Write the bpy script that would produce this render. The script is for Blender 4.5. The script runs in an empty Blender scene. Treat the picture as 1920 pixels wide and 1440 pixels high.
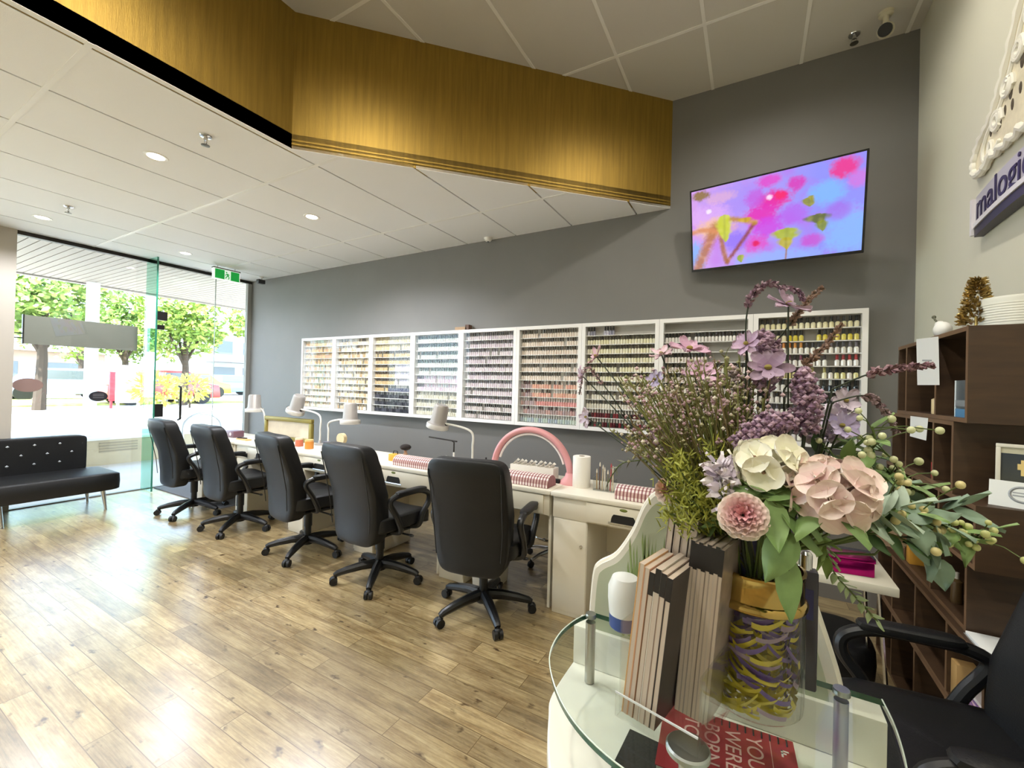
import bpy, bmesh, math, random
from mathutils import Vector, Matrix, noise as mnoise
PI = math.pi
SC = bpy.context.scene
COL = SC.collection
rnd = random.Random(7)

# ------------------------------------------------------------------ camera
F, YAW, PIT, ROL, EYE = 796.5, math.radians(29.49), math.radians(0.33), math.radians(1.41), 1.45
fw = Vector((-math.sin(YAW)*math.cos(PIT), math.cos(YAW)*math.cos(PIT), math.sin(PIT)))
rt0 = Vector((math.cos(YAW), math.sin(YAW), 0))
up0 = rt0.cross(fw)
rt = rt0*math.cos(ROL) + up0*math.sin(ROL)
up = -rt0*math.sin(ROL) + up0*math.cos(ROL)
cd = bpy.data.cameras.new('camera'); cam = bpy.data.objects.new('camera', cd); COL.objects.link(cam)
cam.matrix_world = Matrix(((rt.x, up.x, -fw.x, 0), (rt.y, up.y, -fw.y, 0), (rt.z, up.z, -fw.z, EYE), (0, 0, 0, 1)))
cd.sensor_width = 36; cd.sensor_fit = 'HORIZONTAL'; cd.lens = F/1920*36; cd.clip_start = .02; cd.clip_end = 300
SC.camera = cam

def at(px, py, **k):
    """the place seen at a pixel, on the plane X=, Y= or Z= of the room"""
    d = rt*((px-960)/F) + up*(-(py-720)/F) + fw
    (a, c), = k.items(); i = 'XYZ'.index(a)
    o = Vector((0, 0, EYE)); return o + d*((c-o[i])/d[i])

# ------------------------------------------------------------------ materials
def C(h):
    h = h.lstrip('#'); o = []
    for i in (0, 2, 4):
        c = int(h[i:i+2], 16)/255; o.append(c/12.92 if c <= .04045 else ((c+.055)/1.055)**2.4)
    return (*o, 1)
MATS = {}
def mat(name, col, rough=.5, metal=0, vary=0, scale=8, bump=0, bscale=60, spec=None, emit=None, es=1, coat=0, stretch=None):
    if name in MATS: return MATS[name]
    m = bpy.data.materials.new(name); m.use_nodes = True; nt = m.node_tree; b = nt.nodes['Principled BSDF']
    c = C(col) if isinstance(col, str) else col
    b.inputs['Base Color'].default_value = c; b.inputs['Roughness'].default_value = rough; b.inputs['Metallic'].default_value = metal
    if spec is not None: b.inputs['Specular IOR Level'].default_value = spec
    if coat: b.inputs['Coat Weight'].default_value = coat
    if emit: b.inputs['Emission Color'].default_value = C(emit); b.inputs['Emission Strength'].default_value = es
    if vary or bump:
        tc = nt.nodes.new('ShaderNodeTexCoord'); src = tc.outputs['Object']
        if stretch:
            mp = nt.nodes.new('ShaderNodeMapping'); mp.inputs['Scale'].default_value = stretch; nt.links.new(src, mp.inputs[0]); src = mp.outputs[0]
    if vary:
        n = nt.nodes.new('ShaderNodeTexNoise'); n.inputs['Scale'].default_value = scale; n.inputs['Detail'].default_value = 5; nt.links.new(src, n.inputs['Vector'])
        r = nt.nodes.new('ShaderNodeValToRGB'); e = r.color_ramp.elements
        e[0].position = .3; e[1].position = .7
        e[0].color = tuple(max(0, x*(1-vary)) for x in c[:3]) + (1,); e[1].color = tuple(min(1, x*(1+vary)) for x in c[:3]) + (1,)
        nt.links.new(n.outputs[0], r.inputs[0]); nt.links.new(r.outputs[0], b.inputs['Base Color'])
    if bump:
        n2 = nt.nodes.new('ShaderNodeTexNoise'); n2.inputs['Scale'].default_value = bscale; n2.inputs['Detail'].default_value = 3; nt.links.new(src, n2.inputs['Vector'])
        bp = nt.nodes.new('ShaderNodeBump'); bp.inputs['Strength'].default_value = bump; bp.inputs['Distance'].default_value = .01
        nt.links.new(n2.outputs[0], bp.inputs['Height']); nt.links.new(bp.outputs[0], b.inputs['Normal'])
    MATS[name] = m; return m
def glass(name, tint=(.93, .98, .96, 1), refl=1.0, rough=.0):
    if name in MATS: return MATS[name]
    m = bpy.data.materials.new(name); m.use_nodes = True; nt = m.node_tree; nt.nodes.clear()
    o = nt.nodes.new('ShaderNodeOutputMaterial'); t = nt.nodes.new('ShaderNodeBsdfTransparent'); g = nt.nodes.new('ShaderNodeBsdfGlossy')
    mx = nt.nodes.new('ShaderNodeMixShader'); fr = nt.nodes.new('ShaderNodeFresnel'); fr.inputs['IOR'].default_value = 1.5
    mu = nt.nodes.new('ShaderNodeMath'); mu.operation = 'MULTIPLY'; mu.inputs[1].default_value = refl
    ge = nt.nodes.new('ShaderNodeNewGeometry'); ma = nt.nodes.new('ShaderNodeMath'); ma.operation = 'MULTIPLY_ADD'; ma.inputs[1].default_value = 1/1.5-1.5; ma.inputs[2].default_value = 1.5
    nt.links.new(ge.outputs['Backfacing'], ma.inputs[0]); nt.links.new(ma.outputs[0], fr.inputs['IOR'])
    t.inputs[0].default_value = tint; g.inputs['Roughness'].default_value = rough
    L = nt.links.new
    L(fr.outputs[0], mu.inputs[0]); L(mu.outputs[0], mx.inputs[0]); L(t.outputs[0], mx.inputs[1]); L(g.outputs[0], mx.inputs[2]); L(mx.outputs[0], o.inputs[0])
    MATS[name] = m; return m
def attr_mat(name, rough=.4, emit=0, coat=0):
    """colour comes from the mesh's own 'Col' attribute"""
    if name in MATS: return MATS[name]
    m = bpy.data.materials.new(name); m.use_nodes = True; nt = m.node_tree; b = nt.nodes['Principled BSDF']
    a = nt.nodes.new('ShaderNodeAttribute'); a.attribute_name = 'Col'
    b.inputs['Roughness'].default_value = rough; b.inputs['Coat Weight'].default_value = coat
    if emit:
        b.inputs['Base Color'].default_value = (0, 0, 0, 1)
        nt.links.new(a.outputs['Color'], b.inputs['Emission Color']); b.inputs['Emission Strength'].default_value = emit
    else: nt.links.new(a.outputs['Color'], b.inputs['Base Color'])
    MATS[name] = m; return m

# ------------------------------------------------------------------ mesh builder
class MB:
    def __init__(s): s.v = []; s.f = []; s.m = []; s.mi = 0; s.T = None; s.c = []; s.col = None
    def add(s, vs, fs):
        o = len(s.v)
        for p in vs:
            p = Vector(p); s.v.append(s.T @ p if s.T is not None else p)
        for f in fs: s.f.append([i+o for i in f]); s.m.append(s.mi); s.c.append(s.col)
        return s
    def box(s, x0, x1, y0, y1, z0, z1):
        return s.add([(x0,y0,z0),(x1,y0,z0),(x1,y1,z0),(x0,y1,z0),(x0,y0,z1),(x1,y0,z1),(x1,y1,z1),(x0,y1,z1)],
                     [(0,3,2,1),(4,5,6,7),(0,1,5,4),(1,2,6,5),(2,3,7,6),(3,0,4,7)])
    def obox(s, c, sz, R=None):
        c = Vector(c); R = R or Matrix.Identity(3); a, b, d = (x/2 for x in sz)
        vs = [c + R @ Vector(p) for p in [(-a,-b,-d),(a,-b,-d),(a,b,-d),(-a,b,-d),(-a,-b,d),(a,-b,d),(a,b,d),(-a,b,d)]]
        return s.add(vs, [(0,3,2,1),(4,5,6,7),(0,1,5,4),(1,2,6,5),(2,3,7,6),(3,0,4,7)])
    def cyl(s, p0, p1, r0, r1=None, n=16, cap=True):
        return s.tube([p0, p1], [r0, r0 if r1 is None else r1], n, cap=cap)
    def tube(s, pts, r, n=8, closed=False, cap=True, flat=1):
        P = [Vector(p) for p in pts]; k = len(P); R = r if isinstance(r, (list, tuple)) else [r]*k
        vs = []; nrm = None
        for i in range(k):
            if closed: t = P[(i+1) % k]-P[i-1]
            else: t = P[min(i+1, k-1)]-P[max(i-1, 0)]
            if t.length < 1e-9: t = Vector((0, 0, 1))
            t.normalize()
            if nrm is None:
                a = Vector((0, 0, 1)) if abs(t.z) < .9 else Vector((1, 0, 0)); nrm = (a - t*a.dot(t)).normalized()
            else:
                nrm = nrm - t*nrm.dot(t)
                nrm = nrm.normalized() if nrm.length > 1e-6 else t.orthogonal().normalized()
            b = t.cross(nrm)
            for j in range(n):
                a = 2*PI*j/n; vs.append(P[i] + (nrm*math.cos(a)*flat + b*math.sin(a))*R[i])
        fs = []
        for i in range(k if closed else k-1):
            i2 = (i+1) % k
            for j in range(n):
                j2 = (j+1) % n; fs.append((i*n+j, i*n+j2, i2*n+j2, i2*n+j))
        if cap and not closed: fs.append(tuple(range(n-1, -1, -1))); fs.append(tuple((k-1)*n+j for j in range(n)))
        return s.add(vs, fs)
    def lathe(s, prof, n=24, c=(0, 0, 0), cap=True):
        c = Vector(c); vs = []; fs = []; k = len(prof)
        for r, z in prof:
            for j in range(n):
                a = 2*PI*j/n; vs.append(c+Vector((max(r, 1e-5)*math.cos(a), max(r, 1e-5)*math.sin(a), z)))
        for i in range(k-1):
            for j in range(n):
                j2 = (j+1) % n; fs.append((i*n+j, i*n+j2, (i+1)*n+j2, (i+1)*n+j))
        if cap: fs.append(tuple(range(n-1, -1, -1))); fs.append(tuple((k-1)*n+j for j in range(n)))
        return s.add(vs, fs)
    def prism(s, poly, z0, z1, sidemi=None):
        n = len(poly); vs = [(x, y, z0) for x, y in poly] + [(x, y, z1) for x, y in poly]
        s.add(vs, [tuple(range(n-1, -1, -1)), tuple(range(n, 2*n))]); k = s.mi
        if sidemi is not None: s.mi = sidemi
        o = len(s.v)-2*n
        for i in range(n):
            j = (i+1) % n; s.f.append([o+i, o+j, o+n+j, o+n+i]); s.m.append(s.mi); s.c.append(s.col)
        s.mi = k; return s
    def ball(s, c, r, nu=12, nv=8, e1=1, e2=1, warp=None):
        r = (r, r, r) if isinstance(r, (int, float)) else r; c = Vector(c)
        pw = lambda x, e: math.copysign(abs(x)**e, x)
        vs = []; fs = []
        for i in range(nv+1):
            v = -PI/2 + PI*i/nv
            for j in range(nu):
                u = 2*PI*j/nu
                p = Vector((r[0]*pw(math.cos(v), e1)*pw(math.cos(u), e2), r[1]*pw(math.cos(v), e1)*pw(math.sin(u), e2), r[2]*pw(math.sin(v), e1)))
                vs.append(c + (warp(p) if warp else p))
        for i in range(nv):
            for j in range(nu):
                j2 = (j+1) % nu; fs.append((i*nu+j, i*nu+j2, (i+1)*nu+j2, (i+1)*nu+j))
        return s.add(vs, fs)
    def octa(s, c, r):
        c = Vector(c); return s.add([c+Vector(p)*r for p in [(1,0,0),(-1,0,0),(0,1,0),(0,-1,0),(0,0,1),(0,0,-1)]],
                                    [(0,2,4),(2,1,4),(1,3,4),(3,0,4),(2,0,5),(1,2,5),(3,1,5),(0,3,5)])
    def quad(s, a, b, c, d): return s.add([a, b, c, d], [(0, 1, 2, 3)])
    def petal(s, M, L, W, cup=.2, curl=.3, tip=.5, ruf=0, nu=3, nv=4, fan=0, ell=0, tipc=None):
        """petal or leaf: grows along +X of M, lies in XY, curls to +Z"""
        vs = []; fs = []
        for i in range(nv+1):
            t = (1-math.cos(PI*i/nv))/2 if ell else i/nv
            w = W*math.sqrt(max(0, t**ell*(1-t)))*1.0+.0006 if ell else W*.5*(t**.8*.9+.1) if fan else W*(math.sin(PI*min(1, (t*.93+.07))**tip))*.5
            for j in range(nu):
                q = (j/(nu-1))*2-1
                z = cup*W*(q*q-.3)*t + curl*L*t*t + ruf*math.sin(q*7+t*9)*t
                vs.append(M @ Vector((L*t*(1-.22*q*q) if fan else L*t, w*q, z)))
        for i in range(nv):
            for j in range(nu-1): fs.append((i*nu+j, i*nu+j+1, (i+1)*nu+j+1, (i+1)*nu+j))
        s.add(vs, fs)
        if tipc:
            k = nu-1; o = len(s.c)-nv*k
            for i in range(nv):
                q = (i/(nv-1))**1.5
                for j in range(k): s.c[o+i*k+j] = tuple(a+(b-a)*q for a, b in zip(s.col, tipc))
        return s
    def build(s, name, mats, parent=None, smooth=True, bevel=0, seg=2, angle=35, loc=None, rz=0):
        me = bpy.data.meshes.new(name); me.from_pydata([tuple(p) for p in s.v], [], s.f)
        mats = mats if isinstance(mats, (list, tuple)) else [mats]
        for m in mats: me.materials.append(m)
        if len(mats) > 1: me.polygons.foreach_set('material_index', s.m)
        if any(c is not None for c in s.c):
            a = me.color_attributes.new('Col', 'FLOAT_COLOR', 'CORNER'); d = []
            for f, c in zip(s.f, s.c): d += list(c or (1, 1, 1, 1))*len(f)
            a.data.foreach_set('color', d)
        if bevel:
            bm = bmesh.new(); bm.from_mesh(me)
            es = [e for e in bm.edges if len(e.link_faces) == 2 and e.calc_face_angle(0) > .6]
            bmesh.ops.bevel(bm, geom=es, offset=bevel, segments=seg, affect='EDGES', profile=.5, clamp_overlap=True)
            bm.to_mesh(me); bm.free()
        if smooth:
            me.polygons.foreach_set('use_smooth', [True]*len(me.polygons)); me.set_sharp_from_angle(angle=math.radians(angle))
        o = bpy.data.objects.new(name, me); COL.objects.link(o)
        if parent is not None: o.parent = parent
        if loc is not None: o.location = loc
        if rz: o.rotation_euler.z = rz
        return o
def tag(o, label=None, cat=None, group=None, kind=None):
    if label: o['label'] = label
    if cat: o['category'] = cat
    if group: o['group'] = group
    if kind: o['kind'] = kind
    return o
def thing(name, label, cat, loc=(0, 0, 0), rz=0, group=None):
    o = bpy.data.objects.new(name, None); COL.objects.link(o); o.location = loc; o.rotation_euler = (0, 0, rz); o.empty_display_size = .1
    return tag(o, label, cat, group)
def struct(o): o['kind'] = 'structure'; return o
def copy_tree(o, parent=None):
    c = o.copy(); COL.objects.link(c)
    if parent is not None: c.parent = parent
    for ch in list(o.children): copy_tree(ch, c)
    return c
def frame(d, tw=0):
    """matrix whose +X looks along d"""
    d = Vector(d).normalized(); a = Vector((0, 0, 1)) if abs(d.z) < .95 else Vector((0, 1, 0))
    y = a.cross(d).normalized(); z = d.cross(y)
    return Matrix((d, y, z)).transposed() @ Matrix.Rotation(tw, 3, 'X')
def TM(p, R): return Matrix.Translation(Vector(p)) @ R.to_4x4()
def spline(P, k=8):
    P = [Vector(p) for p in P]; out = []
    for i in range(len(P)-1):
        a, b, c, d = P[max(i-1, 0)], P[i], P[i+1], P[min(i+2, len(P)-1)]
        for j in range(k):
            t = j/k; out.append(.5*((2*b)+(c-a)*t+(2*a-5*b+4*c-d)*t*t+(3*b-a-3*c+d)*t**3))
    out.append(P[-1]); return out
def text_mesh(txt, size, extrude, name, m, parent=None, mw=None, align='CENTER', shear=0):
    cu = bpy.data.curves.new(name, 'FONT'); cu.body = txt; cu.size = size; cu.extrude = extrude; cu.align_x = align; cu.align_y = 'CENTER'; cu.shear = shear
    o = bpy.data.objects.new(name, cu); COL.objects.link(o)
    dg = bpy.context.evaluated_depsgraph_get(); me = bpy.data.meshes.new_from_object(o.evaluated_get(dg))
    bpy.data.objects.remove(o); me.name = name
    me.materials.clear(); me.materials.append(m)
    o = bpy.data.objects.new(name, me); COL.objects.link(o)
    if parent is not None: o.parent = parent
    if mw is not None: o.matrix_local = mw
    return o
def clip(poly, n, d):
    out = []
    for i in range(len(poly)):
        a, b = poly[i], poly[(i+1) % len(poly)]; da = a[0]*n[0]+a[1]*n[1]-d; db = b[0]*n[0]+b[1]*n[1]-d
        if da <= 0: out.append(a)
        if da*db < 0: t = da/(da-db); out.append((a[0]+(b[0]-a[0])*t, a[1]+(b[1]-a[1])*t))
    return out
SKY, SUN, EXPO = 38, 24.0, 0.22
# ================================================================== the room
XS, XR, YW, YB, ZL, ZU = -6.87, .93, 3.76, -3.2, 2.987, 3.90
BX, BY = -2.685, 1.705                       # fold of the gold bulkhead
white_paint = mat('white paint', '#e6e4de', .55)
# floor: worn oak planks along the shop
def floor_mat():
    m = bpy.data.materials.new('worn oak planks'); m.use_nodes = True; nt = m.node_tree; b = nt.nodes['Principled BSDF']; N = nt.nodes.new; L = nt.links.new
    tc = N('ShaderNodeTexCoord')
    br = N('ShaderNodeTexBrick'); br.offset = .37; br.inputs['Scale'].default_value = 1; br.inputs['Brick Width'].default_value = .95; br.inputs['Row Height'].default_value = .107
    br.inputs['Mortar Size'].default_value = .0018; br.inputs['Color1'].default_value = (0, 0, 0, 1); br.inputs['Color2'].default_value = (1, 1, 1, 1); br.inputs['Mortar'].default_value = (.5, .5, .5, 1)
    br.inputs['Bias'].default_value = 0
    L(tc.outputs['Object'], br.inputs['Vector'])
    # per-plank shift of the grain
    ad = N('ShaderNodeVectorMath'); ad.operation = 'MULTIPLY_ADD'; ad.inputs[1].default_value = (7, 3, 0); L(br.outputs['Color'], ad.inputs[0]); L(tc.outputs['Object'], ad.inputs[2])
    mp = N('ShaderNodeMapping'); mp.inputs['Scale'].default_value = (1.2, 14, 1); L(ad.outputs[0], mp.inputs[0])
    gr = N('ShaderNodeTexNoise'); gr.inputs['Scale'].default_value = 2.2; gr.inputs['Detail'].default_value = 8; gr.inputs['Roughness'].default_value = .65; L(mp.outputs[0], gr.inputs['Vector'])
    mp2 = N('ShaderNodeMapping'); mp2.inputs['Scale'].default_value = (2.5, 7, 1); L(ad.outputs[0], mp2.inputs[0])
    bl = N('ShaderNodeTexNoise'); bl.inputs['Scale'].default_value = 1.3; bl.inputs['Detail'].default_value = 6; bl.inputs['Roughness'].default_value = .7; L(mp2.outputs[0], bl.inputs['Vector'])
    r1 = N('ShaderNodeValToRGB'); e = r1.color_ramp.elements; e[0].position = .3; e[0].color = C('#54422b'); e[1].position = .68; e[1].color = C('#b9a880')
    e2 = r1.color_ramp.elements.new(.48); e2.color = C('#978158'); L(gr.outputs[0], r1.inputs[0])
    r2 = N('ShaderNodeValToRGB'); e = r2.color_ramp.elements; e[0].position = .32; e[0].color = C('#6d5739'); e[1].position = .62; e[1].color = C('#c3b48c'); L(bl.outputs[0], r2.inputs[0])
    mx = N('ShaderNodeMix'); mx.data_type = 'RGBA'; mx.inputs[0].default_value = .5; L(r1.outputs[0], mx.inputs[6]); L(r2.outputs[0], mx.inputs[7])
    # plank to plank tone
    tn = N('ShaderNodeValToRGB'); e = tn.color_ramp.elements; e[0].color = (.66, .64, .62, 1); e[1].color = (1.14, 1.12, 1.08, 1); L(br.outputs['Color'], tn.inputs[0])
    mu = N('ShaderNodeMix'); mu.data_type = 'RGBA'; mu.blend_type = 'MULTIPLY'; mu.inputs[0].default_value = 1; L(mx.outputs[2], mu.inputs[6]); L(tn.outputs[0], mu.inputs[7])
    # dark knots
    mp3 = N('ShaderNodeMapping'); mp3.inputs['Scale'].default_value = (5, 9, 1); L(ad.outputs[0], mp3.inputs[0])
    kn = N('ShaderNodeTexNoise'); kn.inputs['Scale'].default_value = 1.9; kn.inputs['Detail'].default_value = 3; L(mp3.outputs[0], kn.inputs['Vector'])
    rk = N('ShaderNodeValToRGB'); e = rk.color_ramp.elements; e[0].position = .64; e[0].color = (0, 0, 0, 1); e[1].position = .73; e[1].color = (1, 1, 1, 1); L(kn.outputs[0], rk.inputs[0])
    mk = N('ShaderNodeMix'); mk.data_type = 'RGBA'; L(rk.outputs[0], mk.inputs[0]); L(mu.outputs[2], mk.inputs[6]); mk.inputs[7].default_value = C('#4d3a22')
    mp4 = N('ShaderNodeMapping'); mp4.inputs['Scale'].default_value = (3.5, 75, 1); L(ad.outputs[0], mp4.inputs[0])
    fs_ = N('ShaderNodeTexNoise'); fs_.inputs['Scale'].default_value = 1.6; fs_.inputs['Detail'].default_value = 6; fs_.inputs['Roughness'].default_value = .7; L(mp4.outputs[0], fs_.inputs['Vector'])
    rf = N('ShaderNodeValToRGB'); e = rf.color_ramp.elements; e[0].position = .35; e[0].color = (.66, .62, .56, 1); e[1].position = .62; e[1].color = (1.16, 1.15, 1.13, 1); L(fs_.outputs[0], rf.inputs[0])
    mf = N('ShaderNodeMix'); mf.data_type = 'RGBA'; mf.blend_type = 'MULTIPLY'; mf.inputs[0].default_value = .8; L(mk.outputs[2], mf.inputs[6]); L(rf.outputs[0], mf.inputs[7])
    # joints
    mj = N('ShaderNodeMix'); mj.data_type = 'RGBA'; L(br.outputs['Fac'], mj.inputs[0]); L(mf.outputs[2], mj.inputs[6]); mj.inputs[7].default_value = C('#6b5636')
    L(mj.outputs[2], b.inputs['Base Color'])
    rr = N('ShaderNodeMapRange'); rr.inputs[3].default_value = .22; rr.inputs[4].default_value = .40; L(gr.outputs[0], rr.inputs[0]); L(rr.outputs[0], b.inputs['Roughness'])
    bp = N('ShaderNodeBump'); bp.inputs['Strength'].default_value = .25; bp.inputs['Distance'].default_value = .003; L(gr.outputs[0], bp.inputs['Height']); L(bp.outputs[0], b.inputs['Normal'])
    b.inputs['Specular IOR Level'].default_value = .6; b.inputs['Coat Weight'].default_value = .9; b.inputs['Coat Roughness'].default_value = .26; b.inputs['Coat IOR'].default_value = 1.7
    return m
struct(MB().box(XS-.06, XR+.1, YB-.1, YW+.1, -.12, 0).build('floor', floor_mat(), smooth=False))
grey_wall = mat('charcoal wall paint', '#757370', .55, bump=.03, bscale=250, vary=.03, scale=3)
struct(MB().box(XS-.1, XR+.1, YW, YW+.15, -.12, 4.2).build('wall_back', grey_wall, smooth=False))
cream_wall = mat('cream wall paint', '#d2cfbd', .6, bump=.03, bscale=250, vary=.02, scale=2)
struct(MB().box(XR, XR+.15, YB-.1, YW, -.12, 4.2).build('wall_right', cream_wall, smooth=False))
struct(MB().box(XS-.2, XR+.15, YB-.25, YB, -.12, 4.2).build('wall_front', cream_wall, smooth=False))
pp = mat('pillar paint', '#b4ada2', .6)
mb = MB(); mb.box(XS-.25, XS+.05, .70, 1.315, -.12, 4.2); mb.box(XS-.25, XS+.05, YB, -2.7, -.12, 4.2); mb.box(XS-.25, XS+.05, -2.7, .70, ZL-.03, 4.2)
struct(mb.build('wall_left', pp, smooth=False))
# lower ceiling: long tiles with shadow joints, light cross bars
tile = mat('ceiling tile', '#f3f2f1', .7, bump=.15, bscale=400); joint = mat('dark joint', '#2e2b28', .8); tbar = mat('white steel bar', '#f1efea', .4)
def in_low(poly):
    a = clip(poly, (1, 0), BX); b = clip(clip(poly, (-1, 0), -BX), (1, -1), BX-BY)
    return [p for p in (a, b) if len(p) > 2]
mb = MB()
xs = [-1.518-.605*k for k in range(-2, 10)]; ys = [.724+1.195*k for k in range(-4, 4)]
for i in range(len(xs)-1):
    for j in range(len(ys)-1):
        x0, x1, y0, y1 = max(xs[i+1]+.007, XS-.05), xs[i]-.007, max(ys[j], YB), min(ys[j+1], YW)
        if x1-x0 < .02 or y1-y0 < .02: continue
        for p in in_low([(x0, y0), (x1, y0), (x1, y1), (x0, y1)]): mb.prism(p, ZL, ZL+.02)
mb.mi = 1
for p in in_low([(XS-.1, YB), (XR, YB), (XR, YW), (XS-.1, YW)]): mb.prism(p, ZL+.02, ZL+.10)
mb.mi = 2
for y in ys:
    for p in in_low([(XS, y-.013), (XR, y-.013), (XR, y+.013), (XS, y+.013)]):
        if YB < y < YW: mb.prism(p, ZL-.003, ZL+.019)
struct(mb.build('ceiling', [tile, joint, tbar], smooth=False))
# upper ceiling with white T bars
utile = mat('upper ceiling tile', '#d2cec6', .75, bump=.15, bscale=400)
mb = MB(); mb.box(BX-.3, XR+.1, YB, YW+.1, ZU, ZU+.12); mb.mi = 1
for k in range(-1, 8):
    x = .271-.593*k
    if BX < x < XR: mb.box(x-.011, x+.011, YB, YW, ZU-.004, ZU)
for y in (3.06, 1.865, .67, -.525, -1.72): mb.box(BX, XR, y-.011, y+.011, ZU-.0045, ZU)
struct(mb.build('ceiling_raised', [utile, tbar], smooth=False))
# gold bulkhead
def gold_mat():
    m = mat('satin gold wallcover', '#9a7c34', .42, metal=.65, vary=.16, scale=5, stretch=(9, 9, .5), bump=.10, bscale=40)
    return m
g = gold_mat(); mb = MB(); t = .10; q = t*math.tan(math.radians(22.5))
ex = BX + (YW-BY)
mb.prism([(BX-t, YB), (BX, YB), (BX, BY), (ex, YW), (ex-t*1.414, YW), (BX-t, BY+q)], ZL+.003, ZU+.02)
bulk = struct(mb.build('bulkhead', g, smooth=False))
mb = MB()
for zz, off in ((ZL+.03, .002), (ZL+.055, .0015)):
    mb.prism([(BX-.01, BY), (BX+off, BY-off), (ex+off, YW), (ex-.01, YW)], zz, zz+.010)
mb.build('ridge', g, bulk, smooth=False)
# shopfront
dark_metal = mat('dark bronze aluminium', '#2a2623', .4, metal=.5)
pane = glass('window glass', (.96, .985, .975, 1)); edge_green = mat('green glass edge', '#2f7d66', .1, coat=.5)
fin_glass = glass('green fin glass', (.62, .87, .78, 1))
struct(MB().box(XS-.04, XS+.03, 1.31, YW, 2.945, ZL).build('trim_1', dark_metal, smooth=False))
struct(MB().box(XS-.03, XS+.03, 3.70, YW, 0, 2.945).build('trim_2', mat('jamb grey', '#9b9a94', .5), smooth=False))
struct(MB().box(XS-.03, XS+.03, 1.315, YW, .0, .012).build('trim_3', mat('steel sill', '#8f8d88', .35, metal=.8), smooth=False))
mb = MB(); mb.box(XS-.006, XS+.006, 1.315, 2.435, .012, 2.945); struct(mb.build('window_1', pane, smooth=False))
mb = MB(); mb.box(XS-.006, XS+.006, 3.262, 3.70, .012, 2.945); struct(mb.build('window_2', pane, smooth=False))
mb = MB(); mb.box(XS-.006, XS+.006, 2.46, 3.255, 2.20, 2.945); struct(mb.build('window_3', pane, smooth=False))
mb = MB(); mb.box(XS-.006, XS+.006, -2.7, .70, .0, ZL-.03); struct(mb.build('added_window', pane, smooth=False))  # added opening past the pillar, out of view, to let in more daylight
dr = struct(MB().box(XS-.006, XS+.006, 2.46, 3.255, .02, 2.195).build('door_1', pane, smooth=False))
mb = MB(); mb.tube(spline([(XS+.012, 2.83, 1.34), (XS+.07, 2.83, 1.32), (XS+.07, 2.83, 1.28)], 4)+[Vector((XS+.07, 2.83, .96))]+spline([(XS+.07, 2.83, .92), (XS+.07, 2.83, .90), (XS+.012, 2.83, .88)], 4), .014, 10)
mb.build('door_handle', dark_metal, dr)
mb = MB(); mb.box(XS-.03, XS+.03, 2.55, 2.65, .93, 1.10); mb.box(XS-.02, XS+.035, 2.70, 2.77, 1.13, 1.16); mb.build('lock', dark_metal, dr, smooth=False)
mb = MB(); mb.box(XS-.03, XS+.03, 2.55, 2.67, 2.215, 2.33); mb.box(XS-.03, XS+.03, 2.56, 2.64, 2.09, 2.15); mb.build('hinge', dark_metal, dr, smooth=False)
fin = MB(); fin.box(XS+.006, XS+.30, 2.440, 2.456, .012, 2.98); fin.mi = 1; fin.box(XS+.30, XS+.303, 2.439, 2.457, .012, 2.98)
struct(fin.build('window_4', [fin_glass, edge_green], smooth=False))
struct(MB().box(XS-.006, XS+.008, 3.255, 3.262, .012, 2.945).build('trim_4', mat('seal grey', '#b4beba', .4), smooth=False))
# stickers and the board on the glass
mb = MB()
for k in range(1): mb.prism([(.115*math.cos(2*PI*i/32), .075*math.sin(2*PI*i/32)) for i in range(32)], 0, .003)
def on_glass(o, y, z): o.matrix_world = Matrix(((0, 0, 1, XS+.0065), (1, 0, 0, y), (0, 1, 0, z), (0, 0, 0, 1)))
p = at(52, 722, X=XS); st = mb.build('window_sticker', mat('brown sticker', '#8c726c', .5)); on_glass(st, p.y, p.z)
tag(st, 'oval brown sticker low on the shop window beside the pillar', 'sticker')
mb = MB(); mb.prism([(.085*math.cos(2*PI*i/32), .06*math.sin(2*PI*i/32)) for i in range(32)], 0, .003); mb.mi = 1
for z in (-.018, .004, .022): mb.box(-.05, .05, z, z+.006, .003, .0035)
p = at(184, 743, X=XS); st = mb.build('window_sticker', [mat('black sticker', '#25242c', .5), mat('sticker print', '#77757c', .5)]); on_glass(st, p.y, p.z)
tag(st, 'round black sticker with pale lines on the shop window', 'sticker')
a, b = at(46, 590, X=XS-.05), at(257, 658, X=XS-.05)
t = thing('sign_board', 'long grey sign board seen from behind, fixed across the shop window', 'sign', (XS-.05, (a.y+b.y)/2, (a.z+b.z)/2))
w, h = (b.y-a.y)/2, (a.z-b.z)/2
MB().box(-.03, .0, -w, w, -h, h).build('board', mat('sign back grey', '#8d8982', .6, vary=.03), t, smooth=False)
MB().box(-.035, .006, -w-.012, -w, -h-.004, h+.004).build('end_cap', dark_metal, t, smooth=False)
MB().tube([(-.01, -w-.01, -h*.3), (-.01, -w-.1, -h*.3), (-.01, -w-.1, -h*.62), (-.01, -w-.01, -h*.62)], .006, 6).build('bracket', dark_metal, t)
# entrance mat
mb = MB(); mb.box(-7.0+.2, -5.15, 2.56, 3.5, 0, .012)
tag(mb.build('door_mat', mat('grey ribbed carpet', '#6b6c70', .95, vary=.15, scale=90, bump=.6, bscale=300), smooth=False), 'grey carpet mat on the floor inside the glass door', 'mat')

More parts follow.
